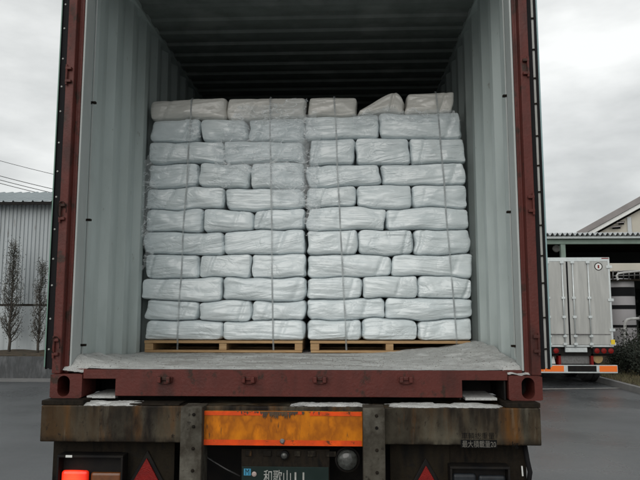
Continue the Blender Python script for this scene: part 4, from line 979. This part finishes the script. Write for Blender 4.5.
MB().lathe([(0.12, 0.05), (0.13, 0.02), (0.12, 0.0), (0.05, -0.01)], (tx(598.3), YT + 0.2, tz(359)), 'y', 18).build('hose_reel', 'yellow_dull', tr, smooth=40)
bp = MB().box(tx(524), tx(612.5), YT - 0.10, YT + 0.02, tz(372.8), tz(364.8)).build('bumper', 'alu_bright', tr, bevel=0.01)
for (a, b, m) in ((540.5, 559.5, 'orange_bump'), (525, 540, 'orange_bump'), (563.5, 591.5, 'blackpaint'), (594.5, 611.8, 'orange_bump')):
    MB().box(tx(a), tx(b), YT - 0.108, YT - 0.1005, tz(371.2), tz(365.3)).build('bumper_panel', m, bp)
for yw in (YT + 1.2, YT + 2.5, YT + 7.4):
    for px in (530, 537, 599, 606.5):
        x = tx(px)
        wl = MB().lathe([(0.25, -0.09), (0.38, -0.11), (0.44, -0.06), (0.44, 0.06), (0.38, 0.11), (0.25, 0.09)], (x, yw, 0.44), 'x', 28).build('tyre', 'tyre', tr, smooth=35)
        MB().lathe([(0.248, -0.08), (0.24, -0.02), (0.09, 0.0)], (x, yw, 0.44), 'x', 16).build('rim', 'steel', wl, smooth=35)
    MB().tube([(tx(530), yw, 0.44), (tx(606), yw, 0.44)], 0.06, 8).build('axle', 'blackpaint', tr)
for px in (548, 588): MB().box(tx(px) - 0.05, tx(px) + 0.05, YT + 0.26, YT + 8.4, tz(356), TZ0 - 0.003).build('chassis_rail', 'blackpaint', tr)
cabx0, cabx1 = TX0 + 0.05, TX1 - 0.05
cab = MB().prism([(YT + 8.62, 0.55), (YT + 10.3, 0.55), (YT + 10.35, 1.4), (YT + 10.1, 2.75), (YT + 8.62, 2.8)], 'x', cabx0, cabx1).build('cab', 'white', tr, bevel=0.05)

# --- canopy with corrugated roof edge
YC = 21.5
def cx_(px): return ax(px, 240, YC)
def cz_(py): return az(590, py, YC)
cn = thing('loading_canopy', (cx_(600), YC, 0), 'open-fronted loading canopy with corrugated roof edge behind the parked truck', 'canopy')
X0c, X1c = 4.2, 24.0
zr = cz_(235.2); pr = []; x = X0c - 0.5; n = 0
while x < X1c + 0.5:
    pr.append((x, zr + 0.055 * math.cos(n * math.pi / 3))); x += 0.19 / 6; n += 1
vs = []; fs = []
for (a, z) in pr: vs += [(a, YC - 0.5, z), (a, YC + 14, z + 1.0), (a, YC - 0.5, z - 0.02), (a, YC + 14, z + 0.98)]
for i in range(len(pr) - 1):
    a, b = 4 * i, 4 * i + 4; fs += [(a, b, b + 1, a + 1), (a + 2, a + 3, b + 3, b + 2), (a, a + 2, b + 2, b)]
MB().add(vs, fs).build('roof_sheet', 'roof_sheet', cn)
MB().box(X0c, X1c, YC - 0.3, YC - 0.2, zr - 0.16, zr - 0.07).build('edge_purlin', 'alu_bright', cn)
MB().box(X0c, X1c, YC - 0.12, YC + 0.08, zr - 0.36, zr - 0.165).build('front_beam', 'canopy_green', cn, bevel=0.01)
for px in (562, 652, 742):
    x = cx_(px); MB().box(x - 0.09, x + 0.09, YC - 0.1, YC + 0.07, 0, zr - 0.362).build('post', 'canopy_green', cn, bevel=0.01)
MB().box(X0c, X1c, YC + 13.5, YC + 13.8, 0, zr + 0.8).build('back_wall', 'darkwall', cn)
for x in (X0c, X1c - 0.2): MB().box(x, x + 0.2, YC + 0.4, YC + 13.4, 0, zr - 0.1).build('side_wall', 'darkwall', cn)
for i in range(4): MB().box(X0c + 0.3, X1c - 0.3, YC + 2 + i * 3, YC + 2.15 + i * 3, zr - 0.25 + i * 0.2, zr - 0.08 + i * 0.2).build('purlin', 'grime', cn)
rq = random.Random(4)
for i in range(9):
    x = X0c + 1 + i * 1.7 + rq.uniform(-.4, .4); h = rq.uniform(1.2, 3.8)
    o = MB(); wv = rq.uniform(0.35, 0.8)
    o.box(x - wv, x + wv, YC + 10, YC + 11.5, 0, h); o.tube([(x, YC + 10.7, h), (x, YC + 10.7, h + 0.6), (x + 1.0, YC + 10.7, h + 0.75)], 0.12, 8); o.box(x - wv * 0.6, x + wv * 0.6, YC + 9.9, YC + 9.999, h * 0.5, h * 0.75)
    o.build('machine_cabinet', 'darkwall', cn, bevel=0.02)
c = at(556.2, 248.5, YC + 2)
lp = MB().lathe([(0.11, 0.05), (0.16, 0.0), (0.14, -0.08), (0.03, -0.14)], (c.x, YC + 2, c.z), 'y', 16).build('hanging_lamp', 'white', cn, smooth=40)
MB().tube([(c.x, YC + 2.02, c.z + 0.1), (c.x, YC + 2.02, zr - 0.1)], 0.02, 6).build('rod', 'grime', lp)

# --- gabled building behind
YG = 40.0
ga = at(586, 228.5, YG); TURN = R(-32)
gb = thing('gabled_building', (ga.x, YG, 0), 'cream gabled building with brown roof verge rising behind the canopy', 'building')
k_ = (at(646, 195, YG).x - CAM[0]) / (YG - CAM[1])           # where the 646 px ray meets the turned gable
tt = (CAM[0] + k_ * (YG - CAM[1]) - ga.x) / (math.cos(TURN) - k_ * math.sin(TURN))
gp = at(646, 195, YG + tt * math.sin(TURN))
slope = (gp.z - ga.z) / tt
xr_, zr_ = ga.x + 7.0, ga.z + 7.0 * slope
MB().prism([(ga.x + 0.1, 0), (ga.x + 13.9, 0), (ga.x + 13.9, ga.z - 0.7), (xr_, zr_ - 0.75), (ga.x + 0.1, ga.z - 0.7)], 'y', YG, YG + 25).build('wall', 'cream', gb)
for s in (-1, 1):
    xe = xr_ + s * 7.5; ze = zr_ - 7.5 * slope
    pts = [(xe, ze), (xr_, zr_), (xr_, zr_ - 0.42), (xe, ze - 0.42)]
    rf2 = MB().prism(pts, 'y', YG - 0.6, YG + 25.4).build('roof', 'brownroof', gb)
    MB().prism([(xe, ze - 0.43), (xr_, zr_ - 0.43), (xr_, zr_ - 0.70), (xe, ze - 0.70)], 'y', YG - 0.5, YG - 0.35).build('verge_board', 'white', rf2)
xp = ga.x + 0.72 * tt; MB().box(xp - 0.12, xp + 0.12, YG - 0.12, YG - 0.001, 0, ga.z + 0.72 * tt * slope - 0.85).build('pilaster', 'roof_sheet', gb)
for (u0, u1, v0) in ((0.44, 0.57, 226.2), (0.54, 0.63, 222.4)):
    pz = az(625, v0, YG + 0.55 * tt * math.sin(TURN)); xa_, xb_ = ga.x + u0 * tt, ga.x + u1 * tt
    wn = MB().box(xa_, xb_, YG - 0.03, YG - 0.001, pz - 0.16, pz - 0.02).build('vent_slot', 'dark_band', gb)
    MB().prism([(YG - 0.35, pz - 0.04), (YG - 0.001, pz + 0.06), (YG - 0.001, pz + 0.01), (YG - 0.35, pz - 0.09)], 'x', xa_ - 0.05, xb_ + 0.05).build('vent_hood', 'brownroof', wn)
gb.rotation_euler.z = TURN

# --- tank, duct, pipes
YK = 17.6
def kx(px): return ax(px, 300, YK)
def kz(py): return az(625, py, YK)
tk = thing('storage_tank', (kx(626), YK + 0.6, 0), 'grey cylindrical storage tank with black bands right of the truck', 'tank')
rad = (kx(640) - kx(613)) / 2; cxk = (kx(640) + kx(613)) / 2; cyk = YK + rad
MB().lathe([(rad, 0.25), (rad, kz(281)), (rad * 0.8, kz(278.5)), (0.05, kz(277.5))], (cxk, cyk, 0), 'z', 40).build('shell', 'tank', tk, smooth=40)
for (a, b) in ((296, 287), (309, 305), (327.5, 325)):
    MB().lathe([(rad + 0.002, kz(a)), (rad + 0.012, kz(a)), (rad + 0.012, kz(b)), (rad + 0.002, kz(b))], (cxk, cyk, 0), 'z', 40).build('band', 'dark_band', tk, smooth=40)
for k in range(4):
    a = k * math.pi / 2 + 0.6; x, y = cxk + math.cos(a) * rad * 0.8, cyk + math.sin(a) * rad * 0.8
    MB().box(x - 0.06, x + 0.06, y - 0.06, y + 0.06, 0, 0.26).build('leg', 'grime', tk)
rl = MB()
for pts in ([(612.5, 276), (640, 275)], [(612.5, 271.5), (640, 270.5)]): rl.tube([at(p[0], p[1], YK - 0.05) for p in pts], 0.02, 6)
for px in (613, 618, 623.5, 629, 634.5, 640): rl.tube([at(px, 279.5, YK - 0.05), at(px, 270.5, YK - 0.05)], 0.018, 6)
rl.build('guard_rail', 'steel', tk, smooth=True)
MB().box(kx(612), kx(641), YK - 0.15, YK + 0.25, kz(281), kz(279.3)).build('platform', 'grime', tk)
dk = thing('air_duct', (kx(630), YK + 2, 0), 'cream horizontal duct on posts above the storage tank', 'duct')
MB().box(ax(610, 268, YK + 2.5), ax(690, 268, YK + 2.5), YK + 2.5, YK + 3.3, az(625, 271.5, YK + 2.5), az(625, 263.2, YK + 2.5)).build('duct_body', 'cream', dk, bevel=0.02)
for px in (609.5, 660): MB().box(ax(px, 270, YK + 2.8), ax(px, 270, YK + 2.8) + 0.1, YK + 2.8, YK + 2.9, 0, az(625, 271.6, YK + 2.5)).build('post', 'grime', dk)
pa = [at(618, 280, YK - 0.3), at(616.5, 276, YK - 0.3), at(618, 273.6, YK - 0.3), at(624, 272.6, YK - 0.3), at(645, 270.6, YK - 0.3), at(690, 267, YK - 0.3), at(691, 300, YK - 0.3)]
pa.append(Vector((pa[-1].x, pa[-1].y, 0)))
o = thing('white_pipe', (pa[-1].x, pa[-1].y, 0), 'white bent pipe running level past the top of storage tank', 'pipe', 'white pipes by the tank')
MB().tube(pa, 0.036, 8).build('pipe_run', 'pipe_grey', o, smooth=40)
pb = [at(625, 352, YK - 0.6), at(624.5, 338, YK - 0.6), at(625, 323, YK - 0.6), at(627, 319.8, YK - 0.6), at(631, 318.8, YK - 0.6), at(660, 317.5, YK - 0.6), at(662, 330, YK - 0.6)]
pb[0].z = 0; pb.append(Vector((pb[-1].x, pb[-1].y, 0)))
o = thing('white_pipe', (pb[0].x, pb[0].y, 0), 'white elbow pipe rising from the bushes in front of storage tank', 'pipe', 'white pipes by the tank')
MB().tube(pb, 0.045, 8).build('pipe_run', 'pipe_grey', o, smooth=40)
for p_ in (at(625, 330, YK - 0.6), at(640, 318.4, YK - 0.6)):
    MB().tube([p_ - Vector((0, 0, 0.03)) if p_.z < 1.9 and p_.x < pb[3].x else p_ - Vector((0.03, 0, 0)), p_ + (Vector((0, 0, 0.03)) if p_.x < pb[3].x else Vector((0.03, 0, 0)))], 0.085, 10).build('pipe_flange', 'steel', o, smooth=40)

# --- kerbed verge with bushes and grass
kp = [gnd(584, 377.5), gnd(597, 380.5), gnd(612, 384.5), gnd(628, 389), gnd(645, 393.5), gnd(672, 401)]
far = Vector((kp[0].x - 0.35, 40, 0)); outl = [(p.x, p.y) for p in kp] + [(kp[-1].x + 12, kp[-1].y), (kp[-1].x + 12, 40), (far.x, far.y)]
vg = MB().prism(outl, 'z', 0.001, 0.10).build('verge', 'soil', None); struct(vg)
kb = MB()
kl = [far] + kp
for i in range(len(kl) - 1):
    a, b = kl[i], kl[i + 1]; d = (b - a).normalized(); nrm = Vector((d.y, -d.x, 0)) * -1
    kb.add([a, b, b - nrm * 0.15, a - nrm * 0.15, a + Vector((0, 0, .135)), b + Vector((0, 0, .135)), b - nrm * 0.15 + Vector((0, 0, .14)), a - nrm * 0.15 + Vector((0, 0, .14))], [(0, 1, 2, 3), (4, 5, 6, 7), (0, 1, 5, 4), (1, 2, 6, 5), (2, 3, 7, 6), (3, 0, 4, 7)])
struct(kb.build('kerb', 'kerb', None))
rg = random.Random(9); gm = MB()
def in_verge(x, y):
    c = False
    for i in range(len(outl)):
        (a, b), (c2, d2) = outl[i], outl[i - 1]
        if (b > y) != (d2 > y) and x < (c2 - a) * (y - b) / (d2 - b) + a: c = not c
    return c
k = 0
while k < 9000:
    x, y = rg.uniform(kp[0].x - .3, kp[-1].x + 2.0), rg.uniform(kp[-1].y, kp[0].y + 4.5)
    if not in_verge(x - 0.12, y - 0.1) or not in_verge(x, y): continue
    k += 1; h = rg.uniform(0.03, 0.11); a = rg.uniform(0, 3.14); wv = 0.008; lx, ly = rg.gauss(0, 0.04), rg.gauss(0, 0.04)
    gm.add([(x - wv * math.cos(a), y - wv * math.sin(a), 0.098), (x + wv * math.cos(a), y + wv * math.sin(a), 0.098), (x + lx, y + ly, 0.1 + h)], [(0, 1, 2)])
o = gm.build('verge_grass', 'grass', None); tag(o, 'short dry grass on the kerbed verge right of the truck', 'grass', kind='stuff')
def bushp(h): return 1.15 - 0.55 * h
bl = ['low dark bush right beside the parked truck bumper', 'dark bush in front of storage tank below the elbow pipe', 'tall dark bush at the right edge before the storage tank', 'small dark bush in front of the tall one, right edge']
for i, (px, py, dy, h, r) in enumerate(((617, 366, 15.2, 0.42, 0.36), (625.5, 366, 15.6, 0.42, 0.42), (637.5, 366, 16.2, 0.85, 0.45), (640, 372, 14.6, 0.38, 0.36))):
    x = ax(px, 350, dy); leafy('bush', (x, dy, 0.09), h, r, 30 + i, bl[i], 'leaf_bush', 'bush', 2200, 0.04, bushp, 0.03, 'bushes on the verge', 22)
# painted stop line on the yard
a, b = gnd(530, 389.6), gnd(626, 388.4)
d = (b - a); nr_ = Vector((-d.y, d.x, 0)).normalized() * 0.12
ln = MB().add([a + Vector((0, 0, .004)), b + Vector((0, 0, .004)), b + nr_ + Vector((0, 0, .004)), a + nr_ + Vector((0, 0, .004))], [(0, 1, 2, 3)]).build('road_line_and_glint', 'line_and_glint', None); struct(ln)

a, b = gnd(-30, 382.5), gnd(60, 379.6)  # pale strip painted in for a bright water reflection on the ground
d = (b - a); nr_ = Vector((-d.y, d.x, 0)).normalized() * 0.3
struct(MB().add([a + Vector((0, 0, .004)), b + Vector((0, 0, .004)), b + nr_ + Vector((0, 0, .004)), a + nr_ * 0.4 + Vector((0, 0, .004))], [(0, 1, 2, 3)]).build('road_line_and_glint', 'line_and_glint', None))
